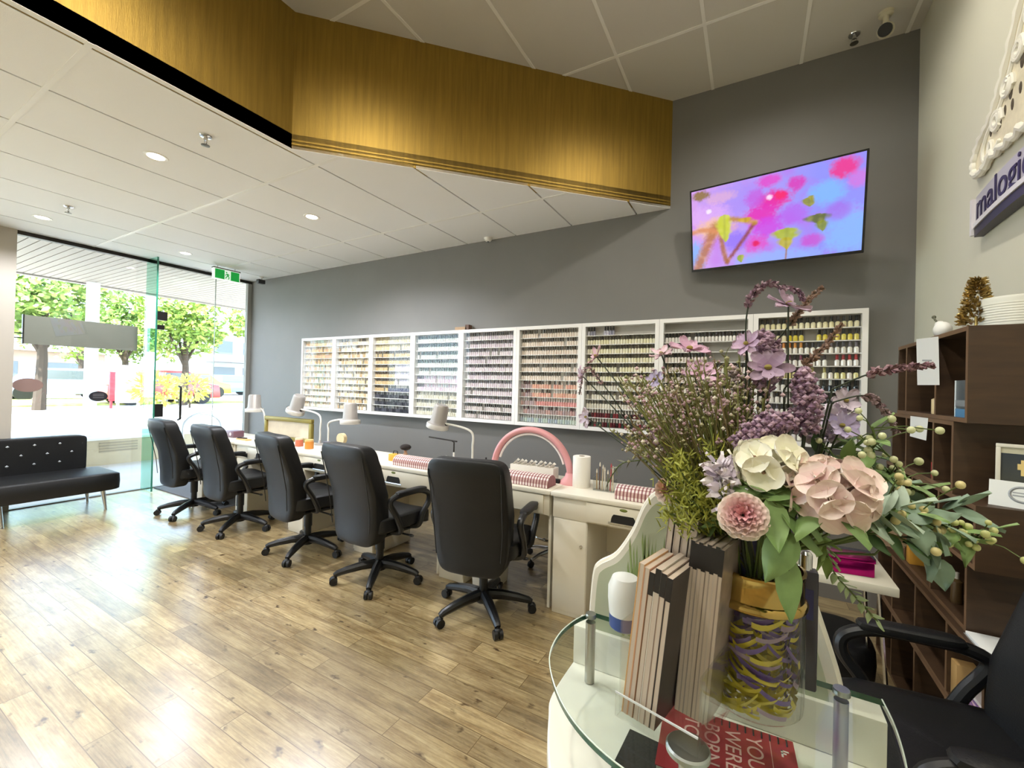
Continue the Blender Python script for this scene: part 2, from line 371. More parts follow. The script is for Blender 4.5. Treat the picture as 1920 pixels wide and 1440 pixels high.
# ------------------------------------------------------------------ lights in the ceilings
LW = '#f7f9ff'
lamp_glow = mat('lit lamp lens', '#ffffff', .4, emit='#fff3e2', es=14)
rim = mat('white lamp rim', '#efece6', .4)
def downlight(x, y, z, label, group, power, spot=110, r=.055):
    t = thing('downlight', label, 'ceiling light', (x, y, z), 0, group)
    MB().lathe([(r*.86, 0), (r, -.003), (r*1.25, -.004), (r*1.3, 0)], 24, cap=False).build('rim', rim, t)
    MB().lathe([(.0, -.002), (r*.88, -.002)], 24, cap=False).build('lens', lamp_glow, t)
    ld = bpy.data.lights.new('lamp', 'SPOT'); ld.energy = power; ld.spot_size = math.radians(spot); ld.spot_blend = .6; ld.shadow_soft_size = r; ld.color = C(LW if z < 3.5 else '#fffaee')[:3]
    lo = bpy.data.objects.new('lamp', ld); COL.objects.link(lo); lo.parent = t; lo.location = (0, 0, -.02)
    return t
LOW = 125
for x, y, lb in [(-3.64, 1.326, 'lit round downlight nearest the gold bulkhead fold'), (-3.61, 2.507, 'lit round downlight above the middle of the desk row'),
                 (-6.07, 1.326, 'lit round downlight beside the pillar by the window'), (-6.09, 2.54, 'lit round downlight above the glass door, by the exit sign')]:
    downlight(x, y, ZL, lb, 'downlights in the low ceiling', LOW*(1.7 if x > -5 else .7) if y > 2 else LOW*.9, 155)
for x, y in [(-3.64, -.1), (-6.07, -.1), (-3.64, -1.6), (-6.07, -1.6)]:
    downlight(x, y, ZL, 'round downlight in the low ceiling behind the viewer', 'downlights behind the viewer', LOW, 140)
UP = 84
for x, y in [(.10, 2.55), (.05, .9), (-1.35, .9), (.05, -.8), (-1.35, -.8)]:
    downlight(x, y, ZU, 'round downlight in the raised ceiling above the reception', 'downlights in the raised ceiling', UP*.6 if y > 2 else UP, 165)
# sprinklers
steel = mat('chrome', '#c9c9c9', .18, metal=1); black_plastic = mat('black plastic', '#161618', .45)
def sprinkler(x, y, z, lb):
    t = thing('ceiling_sprinkler', lb, 'sprinkler', (x, y, z), 0, 'ceiling sprinklers')
    MB().lathe([(.035, 0), (.032, -.006), (.012, -.010), (.010, -.03), (.008, -.03)], 16).build('flange', steel, t)
    MB().tube([(.012, 0, -.028), (.014, 0, -.045), (.0, 0, -.062), (-.014, 0, -.045), (-.012, 0, -.028)], .003, 6).build('yoke', steel, t)
    mb = MB(); mb.lathe([(.006, -.064), (.024, -.062), (.024, -.059), (.006, -.060)], 12); mb.build('deflector', mat('dull brass', '#6f6a5e', .4, metal=.8), t)
sprinkler(-3.04, 1.36, ZL, 'small metal sprinkler under the low ceiling, near the bulkhead')
sprinkler(-5.44, 1.35, ZL, 'small metal sprinkler under the low ceiling, near the window')
sprinkler(.56, 3.62, ZU, 'small metal sprinkler under the raised ceiling, beside the camera')
# cameras
t = thing('security_camera', 'white bracketed security camera with black eye under the raised ceiling', 'security camera', (.70, 3.50, ZU))
MB().lathe([(.04, 0), (.038, -.02), (.016, -.025), (.016, -.075), (.02, -.08)], 16).build('mount', mat('ivory plastic', '#d6d0ba', .4), t)
MB().ball((0, 0, -.115), .045, 16, 10).build('housing', mat('ivory plastic', '#d6d0ba', .4), t)
mb = MB(); d = Vector((-.25, -.85, -.46)).normalized(); mb.cyl(Vector((0, 0, -.115))+d*.015, Vector((0, 0, -.115))+d*.052, .038, .036, 18); mb.build('lens', black_plastic, t)
t = thing('security_camera', 'tiny black security camera in the far corner above the door', 'security camera', (-6.38, 3.64, ZL))
MB().lathe([(.03, 0), (.03, -.012), (.010, -.015), (.010, -.05)], 12).build('mount', rim, t)
MB().obox((0, -.01, -.075), (.07, .10, .06)).build('housing', black_plastic, t, bevel=.008)
t = thing('ceiling_sensor', 'small white sensor under the low ceiling against the grey wall', 'sensor', (-2.42, 3.70, ZL))
MB().lathe([(.045, 0), (.043, -.012), (.03, -.03), (.012, -.036)], 18).build('cover', rim, t)
MB().lathe([(.012, -.0362), (.010, -.042)], 10).build('eye', black_plastic, t)
# exit sign
t = thing('exit_sign', 'green and white running-man exit sign hanging before the door', 'sign', (-6.30, 3.115, ZL))
es = MB(); es.box(-.025, .025, -.165, .165, -.185, -.045); es.build('lightbox', mat('sign white', '#e9efe9', .4, emit='#f2fff4', es=.5), t, smooth=False)
MB().box(-.03, .03, -.17, .17, -.045, -.03).build('rail', mat('sign rail grey', '#77736c', .4, metal=.6), t, smooth=False)
mb = MB(); mb.cyl((0, -.11, -.03), (0, -.11, 0), .006); mb.cyl((0, .11, -.03), (0, .11, 0), .006); mb.build('hanger', steel, t)
sg = mat('sign green', '#0c8a35', .4, emit='#0a9a3a', es=.55)
mb = MB(); mb.box(.025, .028, -.152, -.035, -.177, -.053); mb.box(.025, .028, .045, .155, -.177, -.053)
# the running figure
for pts, r in (([(-.005, -.10), (.012, -.125)], .010), ([(.012, -.125), (-.012, -.140), (-.020, -.165)], .006), ([(.012, -.125), (.024, -.145), (.016, -.168)], .006), ([(-.005, -.10), (.014, -.098), (.026, -.112)], .005), ([(-.005, -.10), (-.020, -.112), (-.022, -.126)], .005)):
    mb.tube([(.027, a, b) for a, b in pts], r, 6, flat=1)
mb.ball((.027, -.010, -.080), .010, 8, 6)
mb.build('pictogram', sg, t, smooth=False)
# ================================================================== television
tvR = Matrix.Rotation(math.radians(-13.6), 3, 'Z') @ Matrix.Rotation(math.radians(14.9), 3, 'X') @ Matrix.Rotation(math.radians(2.7), 3, 'Y')
tv = thing('television', 'wide flat television showing pink blossom, tilted on the charcoal wall', 'television', (.076, 3.455, 2.667))
tv.matrix_world = TM((.076, 3.455, 2.667), tvR)
W, H = 1.06, .607
tvb = mat('television black', '#0d0c10', .25)
MB().box(-W/2, W/2, .004, .035, -H/2, H/2).build('casing', tvb, tv, bevel=.004)
mb = MB(); bz = .011
mb.box(-W/2, W/2, -.006, .004, H/2-bz, H/2); mb.box(-W/2, W/2, -.006, .004, -H/2, -H/2+.018)
mb.box(-W/2, -W/2+bz, -.006, .004, -H/2+.018, H/2-bz); mb.box(W/2-bz, W/2, -.006, .004, -H/2+.018, H/2-bz); mb.build('bezel', tvb, tv, smooth=False)
def mixc(a, b, t): return tuple(x+(y-x)*t for x, y in zip(a, b))
BL = [(.30, .22, .22, .2, '#a48cf0', .8), (.03, .85, .06, .2, '#7fb2f8', .9), (.815, .33, .10, .13, '#7db4ff', .9), (.94, .78, .14, .25, '#86b4ff', .9), (.55, .98, .25, .1, '#8fb0f4', .8), (.3, .7, .08, .12, '#8a6df0', .8),
      (.53, .29, .10, .10, '#e21c9c', .95), (.46, .44, .10, .13, '#dc25b4', .95), (.49, .60, .10, .12, '#c93fdc', .85), (.565, .26, .035, .05, '#f0206a', .9), (.656, .17, .05, .08, '#d430b4', .9), (.5, .07, .07, .07, '#dc3cc4', .85), (.42, .24, .06, .1, '#c054d8', .8),
      (.90, .11, .07, .11, '#e6328e', .95), (.97, .25, .05, .09, '#d670d8', .7), (.427, .77, .07, .10, '#d84fc8', .9), (.427, .77, .025, .035, '#e01060', .95), (.75, .82, .06, .07, '#c64ccc', .8), (.88, .55, .06, .1, '#a558e0', .6), (.64, .5, .09, .12, '#b455e6', .7),
      (.12, .35, .14, .16, '#d9a8ee', .8), (.2, .14, .1, .07, '#e4b0c8', .6), (.16, .5, .13, .12, '#f0c080', .75), (.065, .07, .06, .06, '#8d7038', .95), (.12, .28, .02, .03, '#ffffff', .6), (.505, .26, .02, .03, '#ffe0ff', .9)]
BR = [((.03, 1.0), (.10, .72), (.165, .5), .045, '#b5703f'), ((.0, .52), (.09, .48), (.17, .55), .02, '#d48a5c'), ((.24, .95), (.34, .72), (.42, .52), .016, '#8e4038'), ((.24, .95), (.21, .8), (.2, .6), .02, '#a8683c'), ((.25, .42), (.35, .46), (.42, .52), .02, '#b8862c'), ((.605, 1.0), (.607, .93), (.61, .86), .006, '#a07050')]
LF = [(.225, .53, .055, .17, '#c3cc34'), (.61, .72, .085, .075, '#a8b420'), (.605, .82, .045, .07, '#b5a81e'), (.726, .40, .04, .05, '#8c8c28'), (.777, .60, .07, .055, '#5f6a1c'), (.80, .68, .035, .06, '#7d8a26'), (.33, .93, .025, .05, '#93a81e'), (.74, .36, .02, .03, '#a09a40'), (.36, .47, .05, .03, '#c9a02c')]
def screen_col(u, v):
    c = mixc(C('#cf9be6'), C('#8f90f2'), min(1, u*1.3))
    n = mnoise.noise((u*9, v*6, 1)); n2 = mnoise.noise((u*28, v*17, 5)); n3 = mnoise.noise((u*75, v*45, 2))
    c = mixc(c, C('#c05ae0'), max(0, n)*.7)
    for x, y, a, b, h, k in BL:
        d = ((u-x)/a)**2+((v-y)/b)**2+n2*.5+n3*.45
        if d < 1.6: c = mixc(c, C(h), k*max(0, min(1, 1.3-d*.85)))
    for p0, p1, p2, w, h in BR:
        d = min(math.hypot(u-(p0[0]*(1-t)**2+2*p1[0]*t*(1-t)+p2[0]*t*t), (v-(p0[1]*(1-t)**2+2*p1[1]*t*(1-t)+p2[1]*t*t))*.57) for t in [i/28 for i in range(29)])
        c = mixc(c, mixc(C(h), C('#f0b890'), max(0, n2)*.6), max(0, min(1, (w*1.25-d)/w*1.1+n3*.3))*.9)
    for x, y, a, b, h in LF:
        t_ = (v-(y-b))/(2*b)
        if 0 < t_ < 1:
            wv = a*math.sin(PI*t_**.62)**.75; d = abs(u-x+.12*a*math.sin(t_*5))/max(wv, 1e-4)+mnoise.noise((u*30, v*18, 3))*.35
            k = max(0, min(1, (1.1-d)*2.2)); hh = mixc(C(h), C('#e6dd7a'), .35*max(0, n2+.2)); hh = mixc(hh, C('#4e5418'), max(0, .5-abs(u-x)/a*2)*.5)
            c = mixc(c, hh, k*.95)
    return c
nu, nv = 210, 120; mb = MB()
x0, x1, z0, z1 = -W/2+bz, W/2-bz, -H/2+.018, H/2-bz
for j in range(nv):
    for i in range(nu):
        mb.col = screen_col((i+.5)/nu, (j+.5)/nv)
        a, b = x0+(x1-x0)*i/nu, x0+(x1-x0)*(i+1)/nu; c, d = z1-(z1-z0)*j/nv, z1-(z1-z0)*(j+1)/nv
        mb.quad((a, -.002, d), (b, -.002, d), (b, -.002, c), (a, -.002, c))
mb.build('screen', attr_mat('lit screen', .3, emit=.95), tv, smooth=False)
mb = MB(); mb.box(-.12, .12, .035, .06, -.12, .12); mb.cyl((0, .05, 0), (.03, .14, .02), .025); mb.build('wall_mount', dark_metal, tv, smooth=False)

# ================================================================== polish cabinets
CW, CX0, CZ0, CZ1, CY = .679, -5.433, 1.072, 2.040, 3.672
cab_white = mat('cabinet white', '#f0eeec', .35); cab_back = mat('cabinet back', '#8e8984', .6)
cab_glass = glass('cabinet glass', (.985, .99, .985, 1), .3)
where = ['first cabinet from the window', 'second cabinet from the window', 'third cabinet from the window', 'fourth cabinet from the window', 'middle cabinet of the row', 'sixth cabinet from the window', 'seventh cabinet from the window', 'cabinet next to the last, behind the flowers', 'last cabinet, beside the shelves']
desc = ['white polish cabinet with orange and yellow bottles, nearest the window', 'white polish cabinet full of beige bottles, second from the window', 'white polish cabinet with brown bottles over navy ones', 'white polish cabinet with dark green rows at the top',
        'white polish cabinet with even lilac grey rows', 'white polish cabinet with a red row low down, above the pink arch', 'white polish cabinet with cream rows, left of the flowers', 'white polish cabinet with gaps on its shelves, behind the flowers', 'white polish cabinet with yellow and black bottles, nearest the dark shelves']
rows = [11, 11, 11, 10, 11, 11, 11, 11, 10]
shelfz = []
for k in range(9):
    x0, x1 = CX0+CW*k, CX0+CW*(k+1)-.002
    t = thing('polish_cabinet', desc[k], 'display cabinet', (x0, YW, CZ0), 0, 'wall cabinets of nail polish')
    w, h, d = x1-x0, CZ1-CZ0, YW-CY; fr = .033
    MB().box(fr*.5, w-fr*.5, -.012, 0, fr*.5, h-fr*.5).build('back_panel', cab_white if k < 6 else mat('cabinet back pale', '#b0aaa4', .6) if k == 6 else cab_back, t, smooth=False)
    mb = MB(); mb.box(0, fr, -d, 0, 0, h); mb.box(w-fr, w, -d, 0, 0, h); mb.box(fr, w-fr, -d, 0, 0, fr); mb.box(fr, w-fr, -d, 0, h-fr, h); mb.build('frame', cab_white, t, smooth=False)
    n = rows[k]; hs = (h-2*fr)/n; zs = []
    for i in range(n):
        z = fr+hs*i; zs.append(CZ0+z+.004)
        if i: MB().box(fr, w-fr, -d+.022, -.012, z-.003, z+.003).build('shelf', cab_white, t, smooth=False)
    shelfz.append(zs)
    MB().box(fr, w-fr, -d+.004, -d+.008, fr, h-fr).build('glass_door', cab_glass, t, smooth=False)
# bottles ------------------------------------------------------------
def pick(*a): return C(rnd.choice(a))
def polish(k, i, n, q):
    """body and cap colour by cabinet k, row i from the top, q along the row"""
    v = i/(n-1)
    bk = C('#1d1b1c')
    if k == 0: return (pick('#e0a04c', '#e8b860', '#d98a50', '#e9cf9a') if v < .35 else pick('#efe4e0', '#d88f6a', '#e8a050', '#8b8fa8', '#e4d8c8') if v < .75 else pick('#f1e7d8', '#e6d3b8')), pick('#e6d9bd', '#d9b070', '#b98c58', '#e9e2da')
    if k == 1: return pick('#e8dcc6', '#dcc9a8', '#efe6da', '#cdb08a'), pick('#dccfb8', '#b59a74', '#7a6a58', '#efe6dc', '#cbb795')
    if k == 2:
        if v < .18: return pick('#e4d8bd', '#dccda8'), pick('#d9cba6', '#c8b890')
        if v > .78: return pick('#44464f', '#5a5c66', '#343640'), pick('#2a2c34', '#8f9096')
        if v > .62 and q > .35: return pick('#55597a', '#6c6f86'), pick('#2c2f4a', '#d5d2d8')
        if q > .55 and v > .3: return pick('#d6d0e6', '#e8e2ee'), pick('#cbc4dd', '#efeaf2')
        return pick('#cdb48c', '#d9c49c'), pick('#5a4632', '#6b5640', '#4a3a2c')
    if k == 3:
        if v < .5: return pick('#e9e9e4', '#dde4e0'), pick('#20302e', '#1c2422', '#2c4440', '#3a3a3c', '#4b6660')
        if v < .68: return pick('#e6d3e2', '#dcc6dc', '#efe2ea'), pick('#e4cfe0', '#c9a9c8', '#d6dcec') if q > .15 else pick('#3a3058', '#51456e')
        return pick('#e8e4d4', '#ddd8c8'), pick('#a8a496', '#77746a', '#d8d4c6')
    if k == 4: return (pick('#e4d8df', '#dccfd8', '#e9e0e4') if v < .85 else pick('#e6dcdc', '#cfc4c6')), (pick('#58525c', '#6c6670', '#8b8490') if v < .9 else pick('#2c272a', '#3a3436'))
    if k == 5:
        if v < .6: return pick('#ecdcd2', '#e8d4c8', '#f0e2da'), pick('#4a423e', '#5c534e', '#7c726c')
        if v < .75 and q > .2: return pick('#d9705a', '#e08a6a', '#e6a58a'), pick('#e8ddd4', '#4a423e')
        if v < .85 and q > .3: return pick('#d44a58', '#e0606c', '#c83848'), pick('#e6d8d4', '#d6c8c4')
        if v < .95: return pick('#7d4a5e', '#8c6a86', '#a04850'), pick('#e2d8da', '#5a3440')
        return pick('#9cc0b4', '#7fa8b8', '#5d86b0', '#b8d0c4'), pick('#e8e6e2', '#dcdad6')
    if k == 6:
        if v < .1 : return pick('#c9c6d6', '#9a98ac'), pick('#24242c')
        if v < .6: return pick('#ece6cc', '#e6dfbe', '#efe8d6'), pick('#4b463c', '#6a6454')
        if v < .9: return pick('#e8e2d6', '#ddd6ca'), pick('#3c3836', '#8a847c')
        return pick('#7c2430', '#5a1c28', '#2a1c20', '#304038'), pick('#e4dcd4')
    if k == 7:
        if v < .3: return pick('#ece6e2', '#e4dcd8'), pick('#1e1c1e', '#3a2c30')
        return pick('#e9e2da', '#e2d6d2', '#dccac8'), pick('#3a3634', '#5a5450', '#2a2828')
    if i == 0: return pick('#e9dfb4', '#efe7c6'), bk
    if i == 1: return (pick('#d6c23c', '#dccb5a') if q > .25 else pick('#e8dcb8')), bk
    if i == 2: return pick('#f0ece4', '#eae4dc'), (pick('#dd8a3c', '#e09a4c') if q < .45 else pick('#4b4854', '#7a7480', '#8f6a8c'))
    if i == 3: return pick('#f1ede8', '#ece6e2'), (pick('#7c4464', '#905070', '#3c3038') if q < .75 else pick('#b23a3c', '#a8303a'))
    if i == 4: return pick('#e6dc9c', '#efe8c8', '#eee6e0'), (pick('#a39a5c', '#5c5648', '#1e1c1e') if q < .7 else bk)
    if i in (5, 6): return (pick('#23262a', '#1b1d20', '#2c3034') if q > .35 else pick('#e4e0dc')), pick('#dfe0e0', '#1d1f22')
    return pick('#ece8e0', '#e4dfd8', '#e9e2e6'), pick('#2a2a30', '#383840', '#5f5a68')
allb = []
for k in range(9):
    n = rows[k]; pitch = .0335 if k == 8 else .0245; x0, x1 = CX0+CW*k+.04, CX0+CW*(k+1)-.04
    m = int((x1-x0)/pitch)
    for i in range(n):
        for j in range(m):
            q = j/(m-1)
            if k == 6 and i == 0 and (q > .42 or .12 < q < .25): continue
            if k == 7 and (i == 0 or (i == 2 and q > .5) or (i == 3 and q > .55)): continue
            if k == 8 and ((i == 1 and .45 < q < .62) or (i == 3 and .70 < q < .76) or rnd.random() < .02): continue
            if k < 8 and rnd.random() < .03: continue
            bc, cc = polish(k, i, n, q)
            if k in (0, 5): bc = mixc(bc, C('#eee2d6'), .4)
            if k == 0: cc = mixc(cc, C('#eee2d6'), .3)
            allb.append((x0+(x1-x0)*(j+.5)/m, k, i, n, q, bc, cc))
allb.sort(key=lambda b: -b[0])
def bottle_body(mb, r, h, n): mb.lathe([(r*.85, 0), (r, .003), (r, h*.82), (r*.55, h), ], n)
proto = {}; rowname = ['top', 'second', 'third', 'fourth', 'fifth', 'sixth', 'seventh', 'eighth', 'ninth', 'tenth', 'lowest']
def colname(c):
    r, g, b = [x**(1/2.2) for x in c[:3]]; mx, mn = max(r, g, b), min(r, g, b)
    if mx < .3: return 'black'
    if mx-mn < .09: return 'white' if mx > .8 else 'grey'
    if r > g > b: return ('yellow' if g > .85*r*.98 else 'orange' if g > .55*r else 'red') if (mx-mn) > .22 else 'cream'
    if r >= b > g: return 'pink' if mx > .75 else 'plum'
    if b > r: return 'blue'
    return 'green'
for bx_, k, i, n, q, bc, cc in allb[:300]:
    big = k == 8; r, h, cr, ch = (.0148, .044, .0095, .036) if big else (.0114, .042, .0072, .036)
    key = (big, tuple(round(x, 2) for x in bc), tuple(round(x, 2) for x in cc))
    y = CY+.048; z = shelfz[k][n-1-i]
    lab = f"{colname(bc)} polish bottle with {colname(cc)} cap, {'bottom' if i == n-1 else rowname[i]} shelf of the {'last cabinet, beside the dark shelves' if big else 'cabinet behind the flowers'}"
    grp = f"polish bottles on the {'bottom' if i == n-1 else rowname[i]} shelf, {'last cabinet' if big else 'next to last cabinet'}"
    if key not in proto:
        mb = MB(); bottle_body(mb, r, h, 10)
        o = mb.build('polish_bottle', mat('polish %02x%02x%02x' % tuple(int(255*c) for c in bc[:3]), bc, .18, coat=.3))
        mb = MB(); mb.lathe([(cr*.95, h), (cr, h+.002), (cr*.9, h+ch)], 8)
        mb.build('cap', mat('polish cap %02x%02x%02x' % tuple(int(255*c) for c in cc[:3]), cc, .35), o)
        proto[key] = o
    else:
        o = copy_tree(proto[key])
    o.location = (bx_, y, z); tag(o, lab, 'nail polish', grp)
mb = MB()
for bx_, k, i, n, q, bc, cc in allb[300:]:
    y, z = CY+.048, shelfz[k][n-1-i]; mb.T = Matrix.Translation((bx_, y, z))
    mb.col = bc; mb.lathe([(.0114, 0), (.0116, .036), (.006, .042)], 7); mb.col = cc; mb.lathe([(.0070, .0415), (.0066, .079)], 6)
tag(mb.build('nail_polish', attr_mat('bottle colours', .25, coat=.2)), 'rows of small nail polish bottles filling the cabinets towards the window', 'nail polish', kind='stuff')
# small box on top of the cabinets
t = thing('trinket_box', 'little brown box lying on top of the wall cabinets', 'box', (-2.72, 3.715, CZ1))
MB().box(-.09, .06, -.03, .03, 0, .035).build('body', mat('kraft box', '#a58767', .6), t, smooth=False)
MB().box(.045, .09, -.03, .03, 0, .055).build('flap', mat('kraft box dark', '#5c4030', .6), t, smooth=False)

# ================================================================== manicure desks
desk_white = mat('ivory laminate', '#e6e0d0', .35, vary=.02, scale=4); desk_front = mat('ivory front', '#ded7c4', .4)
dark_hole = mat('dark recess', '#14120f', .6); badge = mat('olive badge', '#6f7a38', .4)
DZ, DY0, DY1, DP = .78, 2.52, 3.02, .93
dlab = ['ivory manicure desk nearest the reception counter', 'ivory manicure desk under the pink arch lamp', 'ivory manicure desk with yellow box and black brush pot', 'ivory manicure desk behind the third chair from the window', 'ivory manicure desk carrying the gilt frame', 'ivory manicure desk nearest the glass door']
def make_desk(loc, label):
    t = thing('manicure_desk', label, 'desk', loc, 0, 'manicure desks along the charcoal wall'); w = DP-.004
    MB().box(0, w, 0, DY1-DY0, DZ-.028, DZ).build('tabletop', desk_white, t, bevel=.004)
    MB().box(.012, w-.012, .02, DY1-DY0-.02, DZ-.165, DZ-.028).build('apron', desk_front, t, bevel=.002)
    dw = MB().box(.24, w-.05, .008, .022, DZ-.155, DZ-.035).build('drawer', desk_front, t, bevel=.002)
    mb = MB(); P = [(-.075, 0)]+[(.075*math.cos(a), .045*math.sin(a)) for a in [PI*j/14 for j in range(15)][::1]]
    poly = [(.47+.075*math.cos(PI*j/14)*1.0, DZ-.13+.048*min(1, 1.7*math.sin(PI*j/14))) for j in range(15)]
    mb.T = Matrix(((1, 0, 0, 0), (0, 0, 1, 0), (0, 1, 0, 0), (0, 0, 0, 1))); mb.prism(poly, .0055, .0085)
    mb.T = None; mb.build('pull', dark_hole, dw, smooth=False)
    MB().box(.38, .56, .0015, .008, DZ-.138, DZ-.130).build('pull_lip', steel, dw, smooth=False)
    mb = MB(); mb.ball((.47, .009, DZ-.050), (.026, .004, .010), 12, 6); mb.build('badge', badge, t)
    p = MB().box(.014, .245, .025, DY1-DY0-.03, 0, DZ-.165).build('pedestal', desk_white, t, bevel=.006)
    MB().box(.018, .24, .020, .025, .03, DZ-.17).build('door', desk_white, p, bevel=.002)
    MB().cyl((.208, .021, .46), (.208, .012, .46), .009, n=12).build('lock', steel, p)
    MB().box(w-.030, w-.012, .06, DY1-DY0-.03, 0, DZ-.165).build('end_panel', desk_white, t, smooth=False)
    MB().box(.245, w-.030, DY1-DY0-.06, DY1-DY0-.04, .30, DZ-.165).build('modesty_panel', desk_white, t, smooth=False)
    return t
d0 = make_desk((-1.12, DY0, 0), dlab[0])
for k in range(1, 6):
    c = copy_tree(d0); c.location = (-1.12-DP*k, DY0, 0); c['label'] = dlab[k]
# ---- things on the desks
def gingham():
    m = bpy.data.materials.new('pink checked cloth'); m.use_nodes = True; nt = m.node_tree; b = nt.nodes['Principled BSDF']; N = nt.nodes.new; L = nt.links.new
    tc = N('ShaderNodeTexCoord'); outs = []
    for ax, sc in (('X', 46), ('Y', 46)):
        w = N('ShaderNodeTexWave'); w.wave_type = 'BANDS'; w.bands_direction = ax; w.inputs['Scale'].default_value = sc/2/PI*2; L(tc.outputs['UV'] if False else tc.outputs['Object'], w.inputs[0]); outs.append(w)
    mu = N('ShaderNodeMath'); mu.operation = 'MULTIPLY'; L(outs[0].outputs['Fac'], mu.inputs[0]); mu.inputs[1].default_value = 1
    r = N('ShaderNodeValToRGB'); r.color_ramp.interpolation = 'CONSTANT'; e = r.color_ramp.elements; e[0].color = C('#9c7074'); e[1].position = .42; e[1].color = C('#eadfda'); L(mu.outputs[0], r.inputs[0])
    r2 = N('ShaderNodeValToRGB'); r2.color_ramp.interpolation = 'CONSTANT'; e = r2.color_ramp.elements; e[0].color = C('#d6bdb8'); e[1].position = .4; e[1].color = (1, 1, 1, 1); L(outs[1].outputs['Fac'], r2.inputs[0])
    mx = N('ShaderNodeMix'); mx.data_type = 'RGBA'; mx.blend_type = 'MULTIPLY'; mx.inputs[0].default_value = 1; L(r.outputs[0], mx.inputs[6]); L(r2.outputs[0], mx.inputs[7]); L(mx.outputs[2], b.inputs['Base Color']); b.inputs['Roughness'].default_value = .9
    return m
chk = gingham()
def hand_rest(x, y, L_, lab, rz=0):
    mb = MB(); n = 14; prof = [(-.07, 0)]+[(-.07*math.cos(PI*j/n), .012+.068*math.sin(PI*j/n)**.8) for j in range(n+1)]+[(.07, 0)]
    vs = [(-L_/2, a, b) for a, b in prof]+[(L_/2, a, b) for a, b in prof]; k = len(prof)
    mb.add(vs, [(i, i+1, k+i+1, k+i) for i in range(k-1)]+[tuple(range(k-1, -1, -1)), tuple(range(k, 2*k)), (0, k, 2*k-1, k-1)])
    tag(mb.build('hand_rest', chk, bevel=.006, loc=(x, y, DZ), rz=rz), lab, 'hand rest', 'checked hand rests on the desks')
hand_rest(-.60, 2.64, .24, 'pink checked hand rest beside the counter, on the nearest desk')
hand_rest(-1.33, 2.63, .34, 'long pink checked hand rest below the pink arch lamp')
hand_rest(-2.38, 2.64, .38, 'pink checked hand rest in front of the yellow box')
hand_rest(-3.32, 2.66, .34, 'pink checked hand rest hidden by the third chair')
# desk lamps
lamp_grey = mat('lamp grey', '#a19c97', .4, metal=.25); lamp_rim = mat('lamp pale rim', '#cfccc6', .35)
def desk_lamp(base, top, tilt, lab):
    """gooseneck lamp; top = middle of the shade"""
    t = thing('desk_lamp', lab, 'lamp', base, 0, 'gooseneck lamps on the manicure desks'); tp = Vector(top)-Vector(base)
    MB().lathe([(.055, 0), (.055, .012), (.02, .02), (.012, .05)], 20).build('clamp_base', lamp_grey, t)
    d = Vector(tilt).normalized(); lo = tp + d*.06
    side = Vector((-lo.x, -lo.y, 0)); side = side.normalized() if side.length > .02 else Vector((1, 0, 0))
    MB().tube(spline([(0, 0, .045), (0, 0, .15), -side*.02+Vector((0, 0, max(.2, lo.z-.04))), lo+side*.08+Vector((0, 0, .01)), lo+side*.055-Vector((0, 0, .015))], 7), .0095, 8).build('gooseneck', mat('lamp arm white', '#d7d5cd', .4), t)
    R = frame(d); mb = MB(); mb.T = TM(tp, R) @ Matrix.Rotation(PI/2, 4, 'Y')
    sh = mb.lathe([(.0, -.115), (.052, -.115), (.063, -.10), (.070, .03), (.078, .045), (.092, .052), (.094, .085), (.088, .085), (.074, .05), (.0, .03)], 24, cap=False).build('lamp_shade', lamp_grey, t)
    mb = MB(); mb.T = TM(tp, R) @ Matrix.Rotation(PI/2, 4, 'Y'); mb.lathe([(.0945, .05), (.0965, .055), (.0965, .088), (.0945, .092)], 24, cap=False); mb.build('shade_rim', lamp_rim, sh)
    mb = MB(); mb.ball(lo+side*.07, .017, 10, 6); mb.build('joint', black_plastic, t)
    return t
desk_lamp((-4.98, 2.93, DZ), (-5.12, 2.88, 1.165), (.02, 0, -1), 'grey gooseneck lamp nearest the glass door')
desk_lamp((-3.98, 2.93, DZ), (-4.31, 2.88, 1.19), (-.42, 0, -1), 'tilted grey gooseneck lamp over the gilt frame')
desk_lamp((-3.86, 2.94, DZ), (-3.46, 2.88, 1.13), (.02, 0, -1), 'upright grey gooseneck lamp right of the gilt frame')
desk_lamp((-2.02, 2.93, DZ), (-2.34, 2.88, 1.165), (-.22, 0, -1), 'tilted grey gooseneck lamp left of the pink arch')
# pink arch lamp
pink = mat('matt pink plastic', '#d8989a', .45)
t = thing('arch_lamp', 'large pink arch lamp standing over a manicure desk', 'lamp', (-1.41, 2.80, DZ))
a, b = .315, .335
pts = [(-a*math.cos(PI*i/28), 0, .02+b*math.sin(PI*i/28)**.92) for i in range(29)]
MB().tube(pts, .030, 14, flat=.75).build('arch', pink, t)
MB().box(-.37, -.28, -.045, .045, 0, .085).build('foot', pink, t, bevel=.008)
mb = MB(); mb.lathe([(.075, 0), (.07, .02), (.04, .05), (.033, .075)], 18, (.315, 0, 0)); mb.build('foot', pink, t)
MB().tube([(-a*.88*math.cos(PI*i/28), -.001, .02+(b-.032)*math.sin(PI*i/28)**.92) for i in range(3, 26)], .009, 6).build('light_strip', mat('strip white', '#efe6e2', .4), t)
MB().box(.20, .25, -.05, -.02, 0, .028).build('switch', black_plastic, t, bevel=.004)
# kitchen roll
t = thing('paper_roll', 'tall white paper towel roll beside the pink arch', 'paper towel', (-1.00, 2.76, DZ))
MB().lathe([(.02, 0), (.058, 0), (.060, .004), (.060, .205), (.058, .208), (.02, .208)], 28, cap=False).build('paper', mat('tissue white', '#ece8df', .9, bump=.2, bscale=90), t)
MB().lathe([(.021, .001), (.021, .206)], 16, cap=False).build('core', mat('cardboard', '#b79f7c', .9), t)
